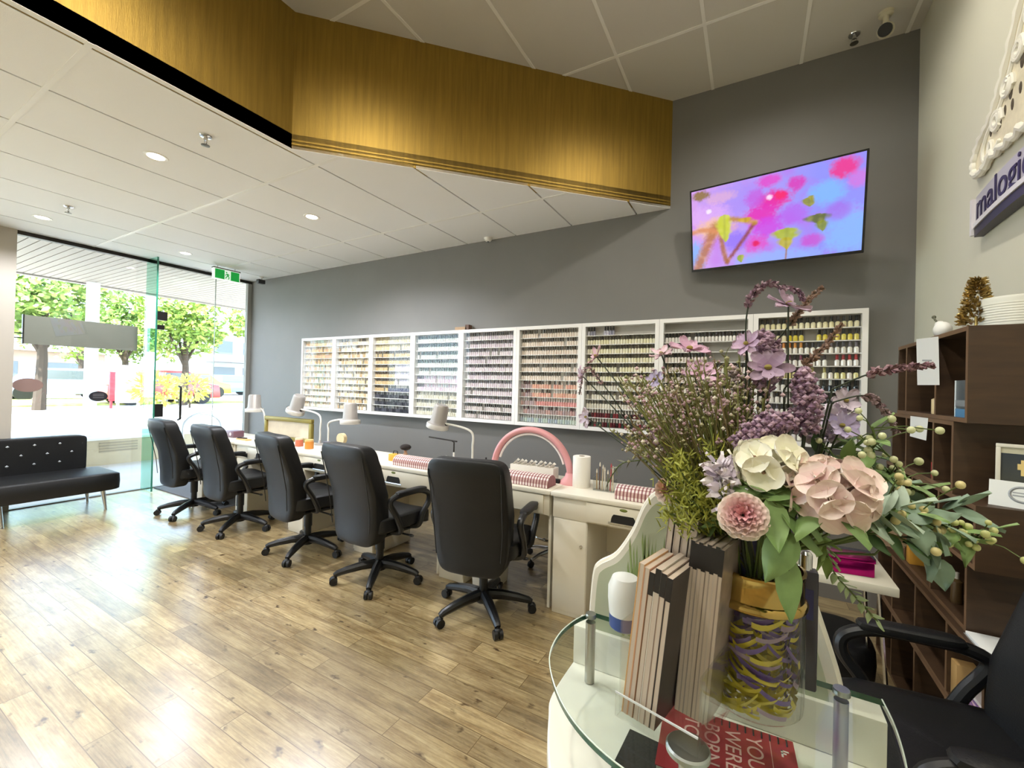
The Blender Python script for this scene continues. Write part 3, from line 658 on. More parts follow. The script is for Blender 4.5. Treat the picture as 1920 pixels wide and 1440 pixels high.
# brush jar: clear box with tall brushes
t = thing('brush_box', 'clear box of thin brushes beside the paper roll', 'brush holder', (-.83, 2.74, DZ))
acr = glass('clear acrylic', (.97, .98, .98, 1), 1)
mb = MB(); mb.box(-.07, .07, -.03, .03, 0, .004); mb.box(-.07, .07, -.032, -.03, 0, .085); mb.box(-.07, .07, .03, .032, 0, .085); mb.box(-.072, -.07, -.03, .03, 0, .085); mb.box(.07, .072, -.03, .03, 0, .085); mb.build('box', acr, t, smooth=False)
bcols = ['#a88a58', '#5a3a2c', '#c7b493', '#e0d6c2', '#6f6752', '#b24a46', '#d8c9a8']
for i in range(7):
    x = -.055+.018*i; hh = .11+.015*((i*3) % 4)
    tb = MB(); tb.cyl((x, 0, .005), (x+.003*(i % 3-1), .005, hh), .0045, .0035, 8)
    o = tag(tb.build('brush', mat('brush handle %d' % i, bcols[i], .4), loc=(-.83, 2.74, DZ)), f'thin {["tan","brown","sand","cream","olive","red topped","beige"][i]} brush standing in the clear box by the paper roll', 'brush', 'brushes in the clear box')
    mb = MB(); mb.lathe([(.0036, 0), (.006, .008), (.0015, .028)], 8, (x+.003*(i % 3-1), .005, hh)); mb.build('bristle', mat('bristle %d' % (i == 5), '#b8454a' if i == 5 else '#d9cfbd', .8), o)
# white glove box and towel
t = thing('tissue_box', 'low white box with ragged tissue under the pink arch', 'tissue box', (-1.42, 2.86, DZ))
MB().box(-.17, .19, -.05, .05, 0, .085).build('carton', mat('carton white', '#ebe7df', .7), t, bevel=.006)
mb = MB()
for i in range(9):
    mb.petal(TM((-.15+.038*i, -.01, .08), Matrix.Rotation(rnd.uniform(-.5, .5), 3, 'Z') @ Matrix.Rotation(-1.0, 3, 'Y')), .055, .07, .3, -.3, .4, .004, 5, 4)
mb.build('tissue', mat('tissue white', '#ece8df', .9), t)
# black brush pot, yellow box, small bottles
t = thing('brush_pot', 'round black topped powder brush beside the yellow box', 'brush', (-2.68, 2.84, DZ))
MB().lathe([(.022, 0), (.02, .05), (.012, .06), (.016, .075)], 14).build('handle', mat('brush tan', '#b08a6c', .4), t)
MB().ball((0, 0, .105), (.05, .05, .028), 18, 8).build('bristles', mat('black bristle', '#231b18', .9, bump=.5, bscale=200), t)
t = thing('powder_box', 'small yellow box on the desk behind the fourth chair', 'box', (-2.68, 2.72, DZ))
MB().box(-.055, .03, -.03, .03, 0, .06).build('body', mat('amber yellow', '#e0a63a', .5), t, bevel=.003)
mb = MB(); mb.tube([(-.03, 0, .06), (-.02, 0, .085), (.02, 0, .085), (.03, 0, .03)], .004, 6); mb.build('wire_handle', dark_metal, t)
for i, (x, y, hh, cl, nm) in enumerate([(-2.19, 2.80, .085, '#d9d2cc', 'pale'), (-2.13, 2.82, .115, '#e6e2dc', 'white topped'), (-2.08, 2.80, .075, '#6a5d5a', 'dark'), (-1.86, 2.80, .08, '#d4ccc6', 'clear'), (-1.82, 2.83, .105, '#35302f', 'black')]):
    o = MB().lathe([(.014, 0), (.015, .004), (.015, hh*.55), (.008, hh*.66)], 12).build('dropper_bottle', mat('small bottle %d' % i, cl, .25), loc=(x, y, DZ))
    MB().lathe([(.0075, hh*.64), (.007, hh)], 10).build('cap', mat('small cap %d' % i, ['#8d8782', '#efece8', '#8a807a', '#c8c2bc', '#1d1b1b'][i], .35), o)
    tag(o, f'tiny {nm} bottle beside the {"lamp foot" if i < 3 else "pink arch"} on the manicure desk', 'bottle', 'small bottles near the pink arch')
# magnifier arm on fourth lamp: thin bar
t = thing('tool_arm', 'thin dark bar on a post under the lamp left of the arch', 'tool arm', (-2.16, 2.86, DZ))
MB().tube([(0, 0, 0), (0, 0, .19), (-.02, 0, .20)], .006, 8).build('post', dark_metal, t)
MB().cyl((.03, 0, .20), (-.27, 0, .215), .006, n=8).build('bar', dark_metal, t)
# gilt frame, jars, small things on the far desks
t = thing('picture_frame', 'gilt frame with pale picture standing on the far manicure desk', 'picture frame', (-4.52, 2.92, DZ), math.radians(3))
gilt = mat('old gilt', '#8a7c3c', .45, metal=.4)
mb = MB(); w, h, b_ = .40, .26, .045
mb.box(-w, w, -.02, .02, h-b_, h); mb.box(-w, w, -.02, .02, 0, b_); mb.box(-w, -w+b_, -.02, .02, b_, h-b_); mb.box(w-b_, w, -.02, .02, b_, h-b_); mb.build('frame', gilt, t, bevel=.008)
MB().box(-w+b_, w-b_, 0, .012, b_, h-b_).build('picture', mat('pale print', '#c9bda6', .6, vary=.12, scale=7), t, smooth=False)
MB().box(-w+b_-.012, w-b_+.012, -.006, .0, b_-.012, h-b_+.012).build('slip', mat('slip cream', '#d8cda0', .5), t, smooth=False) if False else None
def jar(x, y, r, h, cl, lab, lid=None):
    o = MB().lathe([(r*.92, 0), (r, .004), (r, h-.004), (r*.93, h)], 18).build('desk_jar', mat('jar '+cl, cl, .3), loc=(x, y, DZ))
    MB().lathe([(r*.96, h), (r*.96, h+.016), (r*.5, h+.018)], 18).build('lid', mat('jar lid '+(lid or '#d8c9a8'), lid or '#d8c9a8', .35), o)
    tag(o, lab, 'jar')
jar(-3.83, 2.70, .042, .075, '#d0873a', 'amber jar on the desk between second and third chair backs', '#e0b878')
jar(-4.05, 2.74, .04, .07, '#b8664c', 'reddish jar beside the amber jar')
jar(-3.70, 2.80, .035, .055, '#4c4a5c', 'dark blue jar behind the amber jar', '#5b5a6a')
jar(-4.70, 2.72, .045, .05, '#e09a48', 'orange tub on the desk behind the second chair', '#e8bc70')
t = thing('desk_clock', 'small cream round clock on a stub stand beside the third lamp', 'clock', (-3.60, 2.90, DZ))
MB().lathe([(.035, 0), (.035, .01), (.012, .014), (.012, .05)], 14).build('stand', dark_metal, t)
mb = MB(); mb.cyl((0, .02, .10), (0, -.02, .10), .056, n=20); mb.build('dial', mat('cream dial', '#d9c59a', .5), t)
t = thing('desk_tray', 'pale tray with dark corner below the small cream clock', 'tray', (-3.48, 2.74, DZ))
MB().box(-.13, .13, -.05, .05, 0, .04).build('tray', mat('tray grey', '#c2c2c6', .5), t, bevel=.004)
MB().box(.06, .12, -.04, .04, .04, .05).build('pad', mat('tray pad', '#5e6a74', .5), t, smooth=False)
t = thing('desk_box', 'plum coloured box on the desk nearest the glass door', 'box', (-5.26, 2.74, DZ))
MB().box(-.09, .09, -.06, .06, 0, .075).build('body', mat('plum plastic', '#6a4a56', .4), t, bevel=.008)
MB().cyl((.03, -.06, .04), (.03, -.066, .04), .018, n=14).build('knob', mat('plum knob', '#d9cdd0', .4), t)
t = thing('nail_file_tray', 'thin dark file in an orange tray beside the second chair', 'tray', (-4.92, 2.66, DZ))
MB().box(-.10, .10, -.03, .03, 0, .014).build('tray', mat('tray orange', '#e1a86a', .5), t, smooth=False)
MB().obox((-.03, 0, .020), (.13, .018, .012), Matrix.Rotation(.2, 3, 'Z')).build('file', dark_hole, t, smooth=False)

# ------------------------------------------------------------------ bins under the desks
bin_white = mat('bin white', '#e6e2d6', .45)
def bin_(x, y, w, d, h, lab, rz=0):
    t = thing('waste_bin', lab, 'bin', (x, y, 0), rz)
    mb = MB(); k = .9; T = .006
    out = lambda s, z: [(-w/2*s, -d/2*s, z), (w/2*s, -d/2*s, z), (w/2*s, d/2*s, z), (-w/2*s, d/2*s, z)]
    a, b, c, e = out(k, 0), out(1, h), out(1-.04, h), out(k-.04, .01)
    F_ = [(3, 2, 1, 0)]+[(i, (i+1) % 4, 4+(i+1) % 4, 4+i) for i in range(4)]+[(4+i, 4+(i+1) % 4, 8+(i+1) % 4, 8+i) for i in range(4)]+[(8+i, 8+(i+1) % 4, 12+(i+1) % 4, 12+i) for i in range(4)]+[(12, 13, 14, 15)]
    mb.add(a+b+c+e, F_); mb.build('tub', bin_white, t, bevel=.004)
    MB().box(-w/2-.004, w/2+.004, -d/2-.004, -d/2+.012, h-.02, h+.002).build('rim', bin_white, t, bevel=.002)
bin_(-1.66, 2.68, .22, .20, .20, 'white bin behind the gas column of the nearest chair', .1)
# ================================================================== swivel chairs
leather = mat('black leather', '#0d0e10', .46, bump=.12, bscale=220, spec=.42); blackp = mat('chair black plastic', '#101113', .38)
rubber = mat('caster black', '#0b0b0c', .5)
def make_chair(label, group=None):
    """faces +Y"""
    t = thing('swivel_chair', label, 'chair', (0, 0, 0), 0, group)
    mb = MB()
    def sw(p):
        q = p.copy(); q.z += .02*(p.x/.26)**2 - .035*max(0, (p.y-.14)/.12)**2; return q
    mb.ball((0, .03, .455), (.265, .265, .062), 28, 12, .35, .35, sw); mb.build('seat', leather, t)
    MB().box(-.20, .20, -.16, .22, .375, .40).build('seat_pan', blackp, t, bevel=.01)
    def bw(p):
        h = (p.z+.34)/.68; q = p.copy()
        q.x *= .90+.16*h-.10*h*h - .10*max(0, .25-h)*4*.6
        q.y += -.115*h + .045*math.sin(PI*min(1, h*1.15)) + .035*(p.x/.25)**2
        return q
    mb = MB(); mb.ball((0, -.215, .680), (.256, .064, .350), 40, 22, .26, .19, bw)
    bk = mb.build('backrest', leather, t)
    for s in (-1, 1):
        mb = MB(); mb.tube([(s*.205, -.262, .44), (s*.218, -.275, .60), (s*.222, -.315, .80), (s*.226, -.352, .96)], .0035, 5)
        mb.build('seam', blackp, bk)
    for s in (-1, 1):
        mb = MB(); x = s*.285
        P = spline([(s*.20, -.06, .40), (x-.01*s, -.05, .42), (x, -.10, .53), (x, -.16, .635), (x, -.11, .672), (x, .0, .68), (x, .12, .675), (x, .20, .64), (x, .205, .58), (x-.005*s, .15, .50), (x-.02*s, .13, .42), (s*.20, .12, .40)], 5)
        mb.tube(P, .0205, 10, flat=1.0); a = mb.build('armrest', blackp, t)
        mb = MB(); mb.ball((x, .03, .688), (.033, .14, .018), 16, 8, .6, .5); mb.build('arm_pad', leather, a)
    mb = MB(); mb.lathe([(.045, .375), (.04, .34), (.034, .335), (.034, .22), (.028, .22), (.028, .12)], 18); mb.build('gas_column', blackp, t)
    mb = MB(); mb.tube([(.02, .02, .36), (.16, .05, .355), (.24, .07, .35)], .007, 8); mb.ball((.25, .072, .35), (.026, .012, .01), 10, 6); mb.build('lever', blackp, t)
    MB().cyl((0, .12, .35), (0, .18, .35), .022, n=12).build('tension_knob', blackp, t)
    MB().lathe([(.045, .07), (.05, .085), (.045, .135), (.036, .14)], 18).build('hub', blackp, t)
    for k in range(5):
        a = 2*PI*k/5+.35; d = Vector((math.cos(a), math.sin(a), 0)); mb = MB()
        P = [d*.03+Vector((0, 0, .115)), d*.12+Vector((0, 0, .112)), d*.22+Vector((0, 0, .095)), d*.29+Vector((0, 0, .078)), d*.31+Vector((0, 0, .066))]
        mb.tube(P, [.034, .031, .027, .022, .018], 10); leg = mb.build('leg', blackp, t)
        c = d*.305; s = Vector((-d.y, d.x, 0)); mb = MB()
        for e in (-1, 1): mb.cyl(c+s*e*.006+Vector((0, 0, .027))+d*.01, c+s*e*.026+Vector((0, 0, .027))+d*.01, .027, n=16)
        mb.cyl(c+Vector((0, 0, .03)), c+Vector((0, 0, .075)), .010, n=10); mb.ball(c+Vector((0, 0, .048))+d*.006, (.022, .022, .016), 10, 6)
        mb.build('caster', rubber, leg)
    return t
CH = [((-5.25, 2.335, 0), -4, 'black leather swivel chair nearest the glass door'), ((-4.35, 2.335, 0), -4, 'black swivel chair second from the glass door'),
      ((-3.28, 2.32, 0), -10, 'middle black swivel chair, turned slightly towards the counter'), ((-2.39, 2.29, 0), -4, 'black swivel chair before the yellow powder box'),
      ((-1.48, 2.31, 0), 11, 'largest looking black swivel chair, nearest the reception counter')]
ch0 = make_chair(CH[0][2], 'client chairs along the manicure desks')
for i, (p, a, lb) in enumerate(CH):
    c = ch0 if i == 0 else copy_tree(ch0); c.location = p; c.rotation_euler.z = math.radians(a); c['label'] = lb
c = copy_tree(ch0); c.location = (.515, 1.555, 0); c.rotation_euler.z = math.radians(96); c['label'] = 'black chair behind the reception counter with a looped armrest'; del c['group']
# technicians' stools
def make_stool(lb):
    t = thing('work_stool', lb, 'stool', (0, 0, 0), 0, 'stools on the wall side of the desks')
    mb = MB(); mb.ball((0, 0, .50), (.18, .18, .05), 24, 10, .4, 1); mb.build('seat', leather, t)
    MB().lathe([(.03, .455), (.026, .30), (.020, .30), (.020, .08)], 14).build('gas_column', steel, t)
    mb = MB(); mb.tube([(.16*math.cos(2*PI*i/24), .16*math.sin(2*PI*i/24), .22) for i in range(24)], .009, 8, closed=True)
    for k in range(3): mb.cyl((0, 0, .22), (.16*math.cos(2*PI*k/3), .16*math.sin(2*PI*k/3), .22), .006, n=8)
    mb.build('foot_ring', steel, t)
    for k in range(5):
        a = 2*PI*k/5+.2; d = Vector((math.cos(a), math.sin(a), 0))
        l = MB().tube([d*.015+Vector((0, 0, .10)), d*.15+Vector((0, 0, .085)), d*.235+Vector((0, 0, .06))], [.018, .015, .012], 8).build('leg', steel, t)
        mb = MB(); s = Vector((-d.y, d.x, 0)); mb.cyl(d*.235-s*.012+Vector((0, 0, .026)), d*.235+s*.012+Vector((0, 0, .026)), .026, n=14); mb.cyl(d*.235+Vector((0, 0, .03)), d*.235+Vector((0, 0, .062)), .008, n=8); mb.build('caster', rubber, l)
    return t
SL = ['black seated work stool behind the desk nearest the counter', 'black seated work stool behind the pink arch desk', 'black seated work stool behind the yellow box desk', 'black seated work stool behind the third chair from the door']
s0 = make_stool(SL[0])
for i, x in enumerate([-.48, -1.42, -2.32, -3.25]):
    c = s0 if i == 0 else copy_tree(s0); c.location = (x, 3.28, 0); c.rotation_euler.z = .3*i; c['label'] = SL[i]

# ================================================================== tufted bench
t = thing('tufted_sofa', 'low black tufted sofa with crystal buttons by the window', 'sofa', (-6.68, 1.99, 0))
L_ = 1.75
mb = MB(); mb.ball((.31, -L_/2, .305), (.31, L_/2, .098), 40, 12, .16, .10); mb.build('seat', leather, t)
def dim(p):
    q = p.copy(); return q
mb = MB(); mb.ball((-.005, -.13-(L_-.13)/2, .575), (.055, (L_-.13)/2, .205), 60, 20, .14, .12)
bk = mb.build('backrest', leather, t)
crystal = mat('crystal button', '#e8eef2', .08, metal=.6)
bt = 0
for r_, z in enumerate((.70, .60, .50)):
    for i in range(9):
        y = -.26-.19*i-(.095 if r_ != 1 else 0)+.0
        if y < -L_+.05: continue
        mb = MB(); mb.octa((.056, y, z), .014); mb.build('button', crystal, bk)
MB().box(-.04, .02, -L_+.2, -.35, .22, .40).build('back_bracket', blackp, t, smooth=False)
for x, y in [(.56, -.14), (.08, -.14), (.56, -L_*.5), (.08, -L_*.5), (.56, -L_+.12), (.08, -L_+.12)]:
    mb = MB(); mb.tube([(x, y, .215), (x+(.02 if x > .3 else -.02), y+.02, .02), (x+(.02 if x > .3 else -.02), y+.02, 0)], [.022, .013, .016], 12); mb.build('leg', steel, t)

# ================================================================== reception counter
cw = mat('counter gloss white', '#e9e5da', .22, vary=.02, scale=3); seam = mat('counter seam', '#8d887b', .6)
t = rd = thing('reception_counter', 'white curved reception counter with a raised glass shelf', 'counter', (-.06, .80, 0))
o = Vector((-.06, .80, 0)); Lc = lambda x, y, z=0: (x-o.x, y-o.y, z)
front = spline([(-.353, .98, 0), (-.353, .83, 0), (-.335, .77, 0), (-.295, .68, 0), (-.23, .58, 0), (-.13, .50, 0), (0, .465, 0), (.12, .50, 0), (.19, .60, 0), (.205, .75, 0), (.21, .98, 0)], 5)
poly = [(p.x-o.x, p.y-o.y) for p in front]
sc = lambda P, k: [(x*k, (y-.0)*k) for x, y in P]
mb = MB(); mb.prism(sc(poly, .95), 0.06, .775); body = mb.build('body', cw, t, angle=50)
MB().prism(sc(poly, .90), 0, .06).build('plinth', dark_metal, t, angle=50)
MB().prism(poly, .775, .81).build('worktop', cw, t, bevel=.004, angle=50)
MB().box(-.353-o.x, .21-o.x, .945-o.y, 1.0-o.y, .81, .897).build('upstand', cw, t, bevel=.003)
# bell shaped screen behind the shelf
outl = spline([(-.318, 0, .885), (-.316, 0, .945), (-.310, 0, 1.02), (-.297, 0, 1.045), (-.258, 0, 1.075), (-.222, 0, 1.135), (-.198, 0, 1.195), (-.172, 0, 1.226), (-.13, 0, 1.243), (-.06, 0, 1.247), (.0, 0, 1.235), (.045, 0, 1.20), (.085, 0, 1.12), (.112, 0, 1.04), (.142, 0, .94), (.150, 0, .885)], 6)
pl = [(p.x-o.x, p.z) for p in outl]
def xz(mb, y): mb.T = Matrix(((1, 0, 0, 0), (0, 0, -1, y-o.y), (0, 1, 0, 0), (0, 0, 0, 1)))
mb = MB(); xz(mb, .985); mb.prism(pl, 0, .030); scr = mb.build('screen_panel', cw, t, angle=50)
# printed grass on its face, strips of reed in soft greens on pale ground
inn = [((x+.09+o.x*0)*.94-.09+.0, (z-.885)*.95+.885) for x, z in pl]
mb = MB(); xz(mb, .985); mb.prism(inn, .030, .0308); pr_ = mb.build('printed_panel', mat('printed pale green', '#b9bfa6', .35, vary=.10, scale=5), scr, smooth=False)
mb = MB()
for i in range(110):
    x = rnd.uniform(-.26, -.08)-o.x+o.x; z0 = rnd.uniform(.90, .93); hgt = rnd.uniform(.06, .16); xx = x
    hgt = min(hgt*1.5, (1.0 if x < -.22 else 1.14)-z0); dx = rnd.uniform(-.02, .03)
    mb.quad((xx, -(-.0), z0), (xx+.006, 0, z0), (xx+.003+dx, 0, z0+hgt), (xx+.001+dx, 0, z0+hgt*.9))
for p in mb.v: p.y = .985-.0312-o.y; p.x = p.x-o.x
gs = mb.build('printed_reed', mat('printed green', '#8fa266', .4), pr_, smooth=False)
gs.location.x = .0
mb = MB(); mb.tube([(x, .985-.015-o.y, z) for x, z in pl], .0075, 8); mb.build('white_edge', cw, scr)
# glass shelf on steel standoffs
gp = spline([(-.301, .922, 0), (-.323, .87, 0), (-.331, .80, 0), (-.316, .724, 0), (-.268, .65, 0), (-.208, .598, 0), (-.132, .566, 0), (-.04, .555, 0), (.05, .575, 0), (.13, .63, 0), (.175, .70, 0), (.190, .767, 0), (.197, .85, 0), (.195, .915, 0)], 5)
mb = MB(); mb.prism([(p.x-o.x, p.y-o.y) for p in gp], .941, .951, sidemi=1)
shelf = mb.build('glass_shelf', [glass('counter glass', (.93, .965, .945, 1), .6), mat('glass rim green', '#1f5e4a', .08, coat=.6)], t, angle=60)
mb = MB(); mb.tube([(p.x-o.x, p.y-o.y, .951) for p in gp], .0012, 6); mb.build('polished_edge', mat('bright edge', '#dfeee4', .1, coat=.5), shelf)
for x, y, cr, cl in [(-.297, .9, .0115, 0), (.139, .896, .0125, 0), (-.068, .64, .029, 1)]:
    mb = MB(); mb.cyl(Lc(x, y, .812), Lc(x, y, .941), .0105 if not cl else .012, n=20); s_ = mb.build('standoff', mat('satin steel', '#b4b0a6', .36, metal=1), t)
    mb = MB(); mb.lathe([(cr, .951), (cr, .957), (cr*.92, .9595)], 32, Lc(x, y)); mb.build('standoff_cap', mat('brushed steel', '#aeb4b2', .32, metal=1), s_)
# right end: dark edged glass side
mb = MB()
tag_o = None
# ---- things on the counter
# notebook below the glass
nbp = [at(1228, 1345, Z=.825), at(1480, 1392, Z=.825)]
t = thing('spiral_notebook', 'red spiral notebook with white capital lettering under the glass shelf', 'notebook', (0, 0, .811))
redc = mat('notebook red', '#a8323c', .45)
a_, b_ = at(1250, 1318, Z=.82), at(1484, 1395, Z=.82)
dirx = Vector((b_.x-a_.x, b_.y-a_.y, 0)); ln = dirx.length; dirx.normalize(); diry = Vector((dirx.y, -dirx.x, 0))   # dirx: up of the lettering, diry: reading direction
t.matrix_world = Matrix(((diry.x, dirx.x, 0, a_.x), (diry.y, dirx.y, 0, a_.y), (0, 0, 1, .811), (0, 0, 0, 1)))
wd = .16
MB().box(.004, wd, 0, ln, 0, .012).build('pages', mat('paper pages', '#ded8c9', .8), t, smooth=False)
MB().box(0, wd+.002, -.002, ln+.002, .012, .0135).build('cover', redc, t, smooth=False)
mb = MB()
for i in range(16):
    y = ln*(i+.7)/16.4; mb.tube([(.010+.009*math.cos(q), y, .008+.010*math.sin(q)) for q in [2*PI*j/10 for j in range(10)]], .0013, 5, closed=True)
mb.build('spiral', black_plastic, t)
cream_ink = mat('pale ink', '#e6b9b4', .5)
ink = MB()
for i, wv in enumerate(['YOU', 'WERE', 'BORN', 'TO']):
    text_mesh(wv, .036, .0002, 'lettering', cream_ink, t, Matrix.Translation((.022, ln-.062-.034*i, .0138)), 'LEFT')
mb = MB(); mb.box(.018, wd-.01, ln-.036, ln-.0348, .0135, .0138); mb.build('rule_line', cream_ink, t, smooth=False)
mb = MB(); mb.box(.030, .046, ln-.020, ln-.017, .0135, .0138); mb.box(.030, .033, ln-.020, ln-.008, .0135, .0138); mb.box(.036, .039, ln-.020, ln-.012, .0135, .0138); mb.build('emblem', mat('ink white', '#efe6e2', .5), t, smooth=False)
p = at(1200, 1392, Z=.82); ax = at(1172, 1400, Z=.82)-at(1192, 1358, Z=.82); an = math.atan2(ax.y, ax.x)
t = thing('card_folder', 'flat black folder poking out left of the red notebook', 'folder', (p.x+.07, p.y-.055, .8103), an)
MB().box(-.075, .075, -.10, .10, 0, .006).build('cover', mat('folder black', '#1c1d1f', .5, bump=.1, bscale=150), t, bevel=.001)
MB().box(-.012, .012, -.03, -.005, .006, .0065).build('emblem', mat('folder emblem', '#2c2d31', .3), t, smooth=False)
# white tub behind the screen edge
tb = at(1178, 1150, Y=.86)
t = thing('wipes_tub', 'rounded white tub with blue base behind the leaflets', 'tub', (-.225, .90, .951))
MB().lathe([(.026, 0), (.030, .004), (.031, .030)], 24).build('base', mat('tub blue', '#37508f', .35), t)
MB().lathe([(.031, .030), (.034, .060), (.034, .085), (.026, .105), (.008, .112)], 24).build('body', mat('tub white', '#e6e8e6', .4), t)
# leaflet rack
rk = thing('leaflet_rack', 'clear acrylic leaflet rack standing on the glass shelf', 'leaflet rack', (-.112, .70, .951), math.radians(-14))
MB().box(-.045, .072, -.062, .10, 0, .003).build('base', acr, rk, smooth=False)
mb = MB(); mb.box(-.048, -.045, -.05, .10, .0, .14); mb.build('side_wall', acr, rk, smooth=False)
mb = MB(); mb.box(.072, .075, -.05, .10, .0, .11); mb.build('side_wall', acr, rk, smooth=False)
mb = MB(); mb.box(-.048, .075, -.062, -.059, .0, .035); mb.build('front_lip', acr, rk, smooth=False)
mb = MB(); mb.box(-.048, .075, .10, .103, .0, .19); mb.build('back_wall', acr, rk, smooth=False)
lip = MB(); lip.box(-.048, .075, -.0625, -.0605, .035, .0375); lip.build('bright_edge', mat('acrylic edge', '#d9dde0', .15, coat=.5), rk, smooth=False)
# leaflets: thin booklets leaning to the right
lf_cols = ['#cfa06a', '#b9876a', '#6c4a32', '#c9c2b6', '#8d7668', '#2a2426', '#b0a49a', '#a3968c', '#9a8f88', '#b5a698', '#84766c', '#a89a90', '#bfb2a6', '#938379', '#7d6f66', '#b3a79a', '#a1948a', '#c4b9ac']
band = mat('leaflet dark band', '#1b1716', .4); paper_edge = mat('leaflet paper', '#c4b4a4', .7)
def leaflet(x, y, h, w, th, lean, col, lb, dark=True, pic=None):
    t = thing('leaflet', lb, 'leaflet', rk.matrix_basis @ Vector((x, y, .004)), rk.rotation_euler.z, 'leaflets in the acrylic rack')
    t.rotation_euler = (0, lean, rk.rotation_euler.z)
    MB().box(-th/2, th/2, 0, w, 0, h).build('pages', paper_edge, t, smooth=False)
    MB().box(-th/2-.0006, -th/2, 0, w, 0, h).build('cover', mat('leaflet '+col, col, .3, vary=.3, scale=30), t, smooth=False)
    MB().box(th/2, th/2+.0006, 0, w, 0, h).build('cover', mat('leaflet '+col, col, .3, vary=.3, scale=30), t, smooth=False)
    if dark: MB().box(-th/2-.0004, th/2+.0004, -.0005, 0, h*.85, h).build('spine_band', band, t, smooth=False)
    MB().box(-th/2-.0005, -th/2+.0012, -.0004, .0, 0, h*.85 if dark else h).build('spine', mat('leaflet spine %s' % col, col, .4), t, smooth=False)
    return t
rk_M = Matrix.Translation(rk.location) @ Matrix.Rotation(rk.rotation_euler.z, 4, 'Z'); rk.matrix_basis = rk_M
nm1 = ['orange patterned leaflet at the outer end of the front row', 'tan leaflet beside the orange one, front row', 'brown photo leaflet in the middle of the front row', 'cream leaflet of the front row, fourth along', 'mauve brown leaflet of the front row, fifth along', 'black spined leaflet closing the front row']
for i in range(6):
    leaflet(-.038+.0088*i, -.052, .236-.004*(i % 3), .085, .0075, .10, lf_cols[i], nm1[i], dark=i >= 2)
ordn = ['first', 'second', 'third', 'fourth', 'fifth', 'sixth', 'seventh', 'eighth', 'ninth', 'tenth']
for i in range(8):
    leaflet(.0165+.0060*i, .012, .268-.003*(i % 2), .085, .0052, .075, lf_cols[6+i], f'taller greyish leaflet with black top band, {ordn[i]} of the back row', dark=True)
for i in range(4):
    leaflet(-.038+.0125*i, .040, .285+.006*(i % 2), .05, .009, .10, lf_cols[14+i], f'cream topped brochure at the back of the rack, {ordn[i]} from the window side', dark=False)
t = thing('photo_card', 'small lilac photo card peeking over the leaflets', 'card', rk_M @ Vector((.045, .085, .004)), rk.rotation_euler.z); t.rotation_euler = (-.12, .25, rk.rotation_euler.z)
MB().box(-.032, .032, -.0012, .0012, .18, .330).build('card', mat('card white', '#e9e6e2', .4), t, smooth=False)
MB().box(-.027, .027, -.0016, -.0012, .19, .325).build('picture', mat('card lilac', '#7d7aa8', .35, vary=.2, scale=20), t, smooth=False)
# dark bottle standing behind the jar
pb = at(1492, 1085, Y=.90)
t = thing('pump_bottle', 'tall dark bottle with blue label behind the flower jar', 'bottle', (.085, .885, .951))
MB().box(-.018, .018, -.012, .012, 0, .20).build('body', mat('smoked plastic', '#3a3540', .25), t, bevel=.004)
MB().box(-.011, .011, -.0135, -.012, .12, .17).build('label_plate', mat('bottle label', '#2a2f6a', .2, coat=.5), t, smooth=False)
MB().lathe([(.010, .20), (.010, .225), (.006, .23)], 12).build('cap', steel, t)
# ================================================================== dark cube shelving on the cream wall
walnut = mat('dark walnut board', '#43301f', .5, vary=.22, scale=3, stretch=(2, 2, 14), bump=.06, bscale=40)
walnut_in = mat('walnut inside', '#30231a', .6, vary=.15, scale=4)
edge_w = mat('walnut edge', '#6a4f36', .5, vary=.15, scale=8)
def cube_shelf(y0, y1, z0, z1, xf, divs, label, th=.016):
    """open boxes facing the room, fixed to the wall"""
    t = thing('cube_shelf', label, 'shelf', (XR, y0, z0), 0, 'dark wooden cube shelves'); d = XR-xf; L = y1-y0; h = z1-z0
    MB().box(-d, -.002, 0, L, h-th, h).build('top_board', walnut, t, smooth=False)
    MB().box(-d, -.002, 0, L, 0, th).build('bottom_board', walnut, t, smooth=False)
    MB().box(-d, -.002, 0, th, th, h-th).build('side_board', walnut, t, smooth=False)
    MB().box(-d, -.002, L-th, L, th, h-th).build('side_board', walnut, t, smooth=False)
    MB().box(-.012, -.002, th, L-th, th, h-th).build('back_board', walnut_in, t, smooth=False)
    for y in divs: MB().box(-d+.001, -.012, y-y0-th/2, y-y0+th/2, th, h-th).build('divider', walnut, t, smooth=False)
    mb = MB(); mb.box(-d-.001, -d, 0, L, h-th, h); mb.box(-d-.001, -d, 0, L, 0, th); mb.box(-d-.001, -d, 0, th, th, h-th)
    for y in divs: mb.box(-d-.001, -d, y-y0-th/2, y-y0+th/2, th, h-th)
    mb.build('edge_band', edge_w, t, smooth=False)
    return t
XF = .65
cube_shelf(2.06, 2.87, 1.362, 1.700, XF, [2.355, 2.735], 'uppermost dark wooden cube shelf with the gold tree on it')
cube_shelf(2.17, 2.96, 1.095, 1.361, XF, [2.37, 2.72], 'shallow dark cube shelf second from the top')
cube_shelf(1.98, 3.05, .880, 1.094, XF, [2.30, 2.62], 'dark cube shelf carrying the framed photograph')
cube_shelf(2.10, 3.15, .625, .879, XF+.02, [2.45, 2.80], 'dark cube shelf with the yellow card in it')
cube_shelf(1.90, 3.20, .34, .624, XF, [2.20, 2.55, 2.9], 'dark cube shelf with loose white papers on top')
cube_shelf(1.90, 3.20, .0, .339, XF, [2.20, 2.55, 2.9], 'lowest dark cube shelf, on the floor behind the chair')
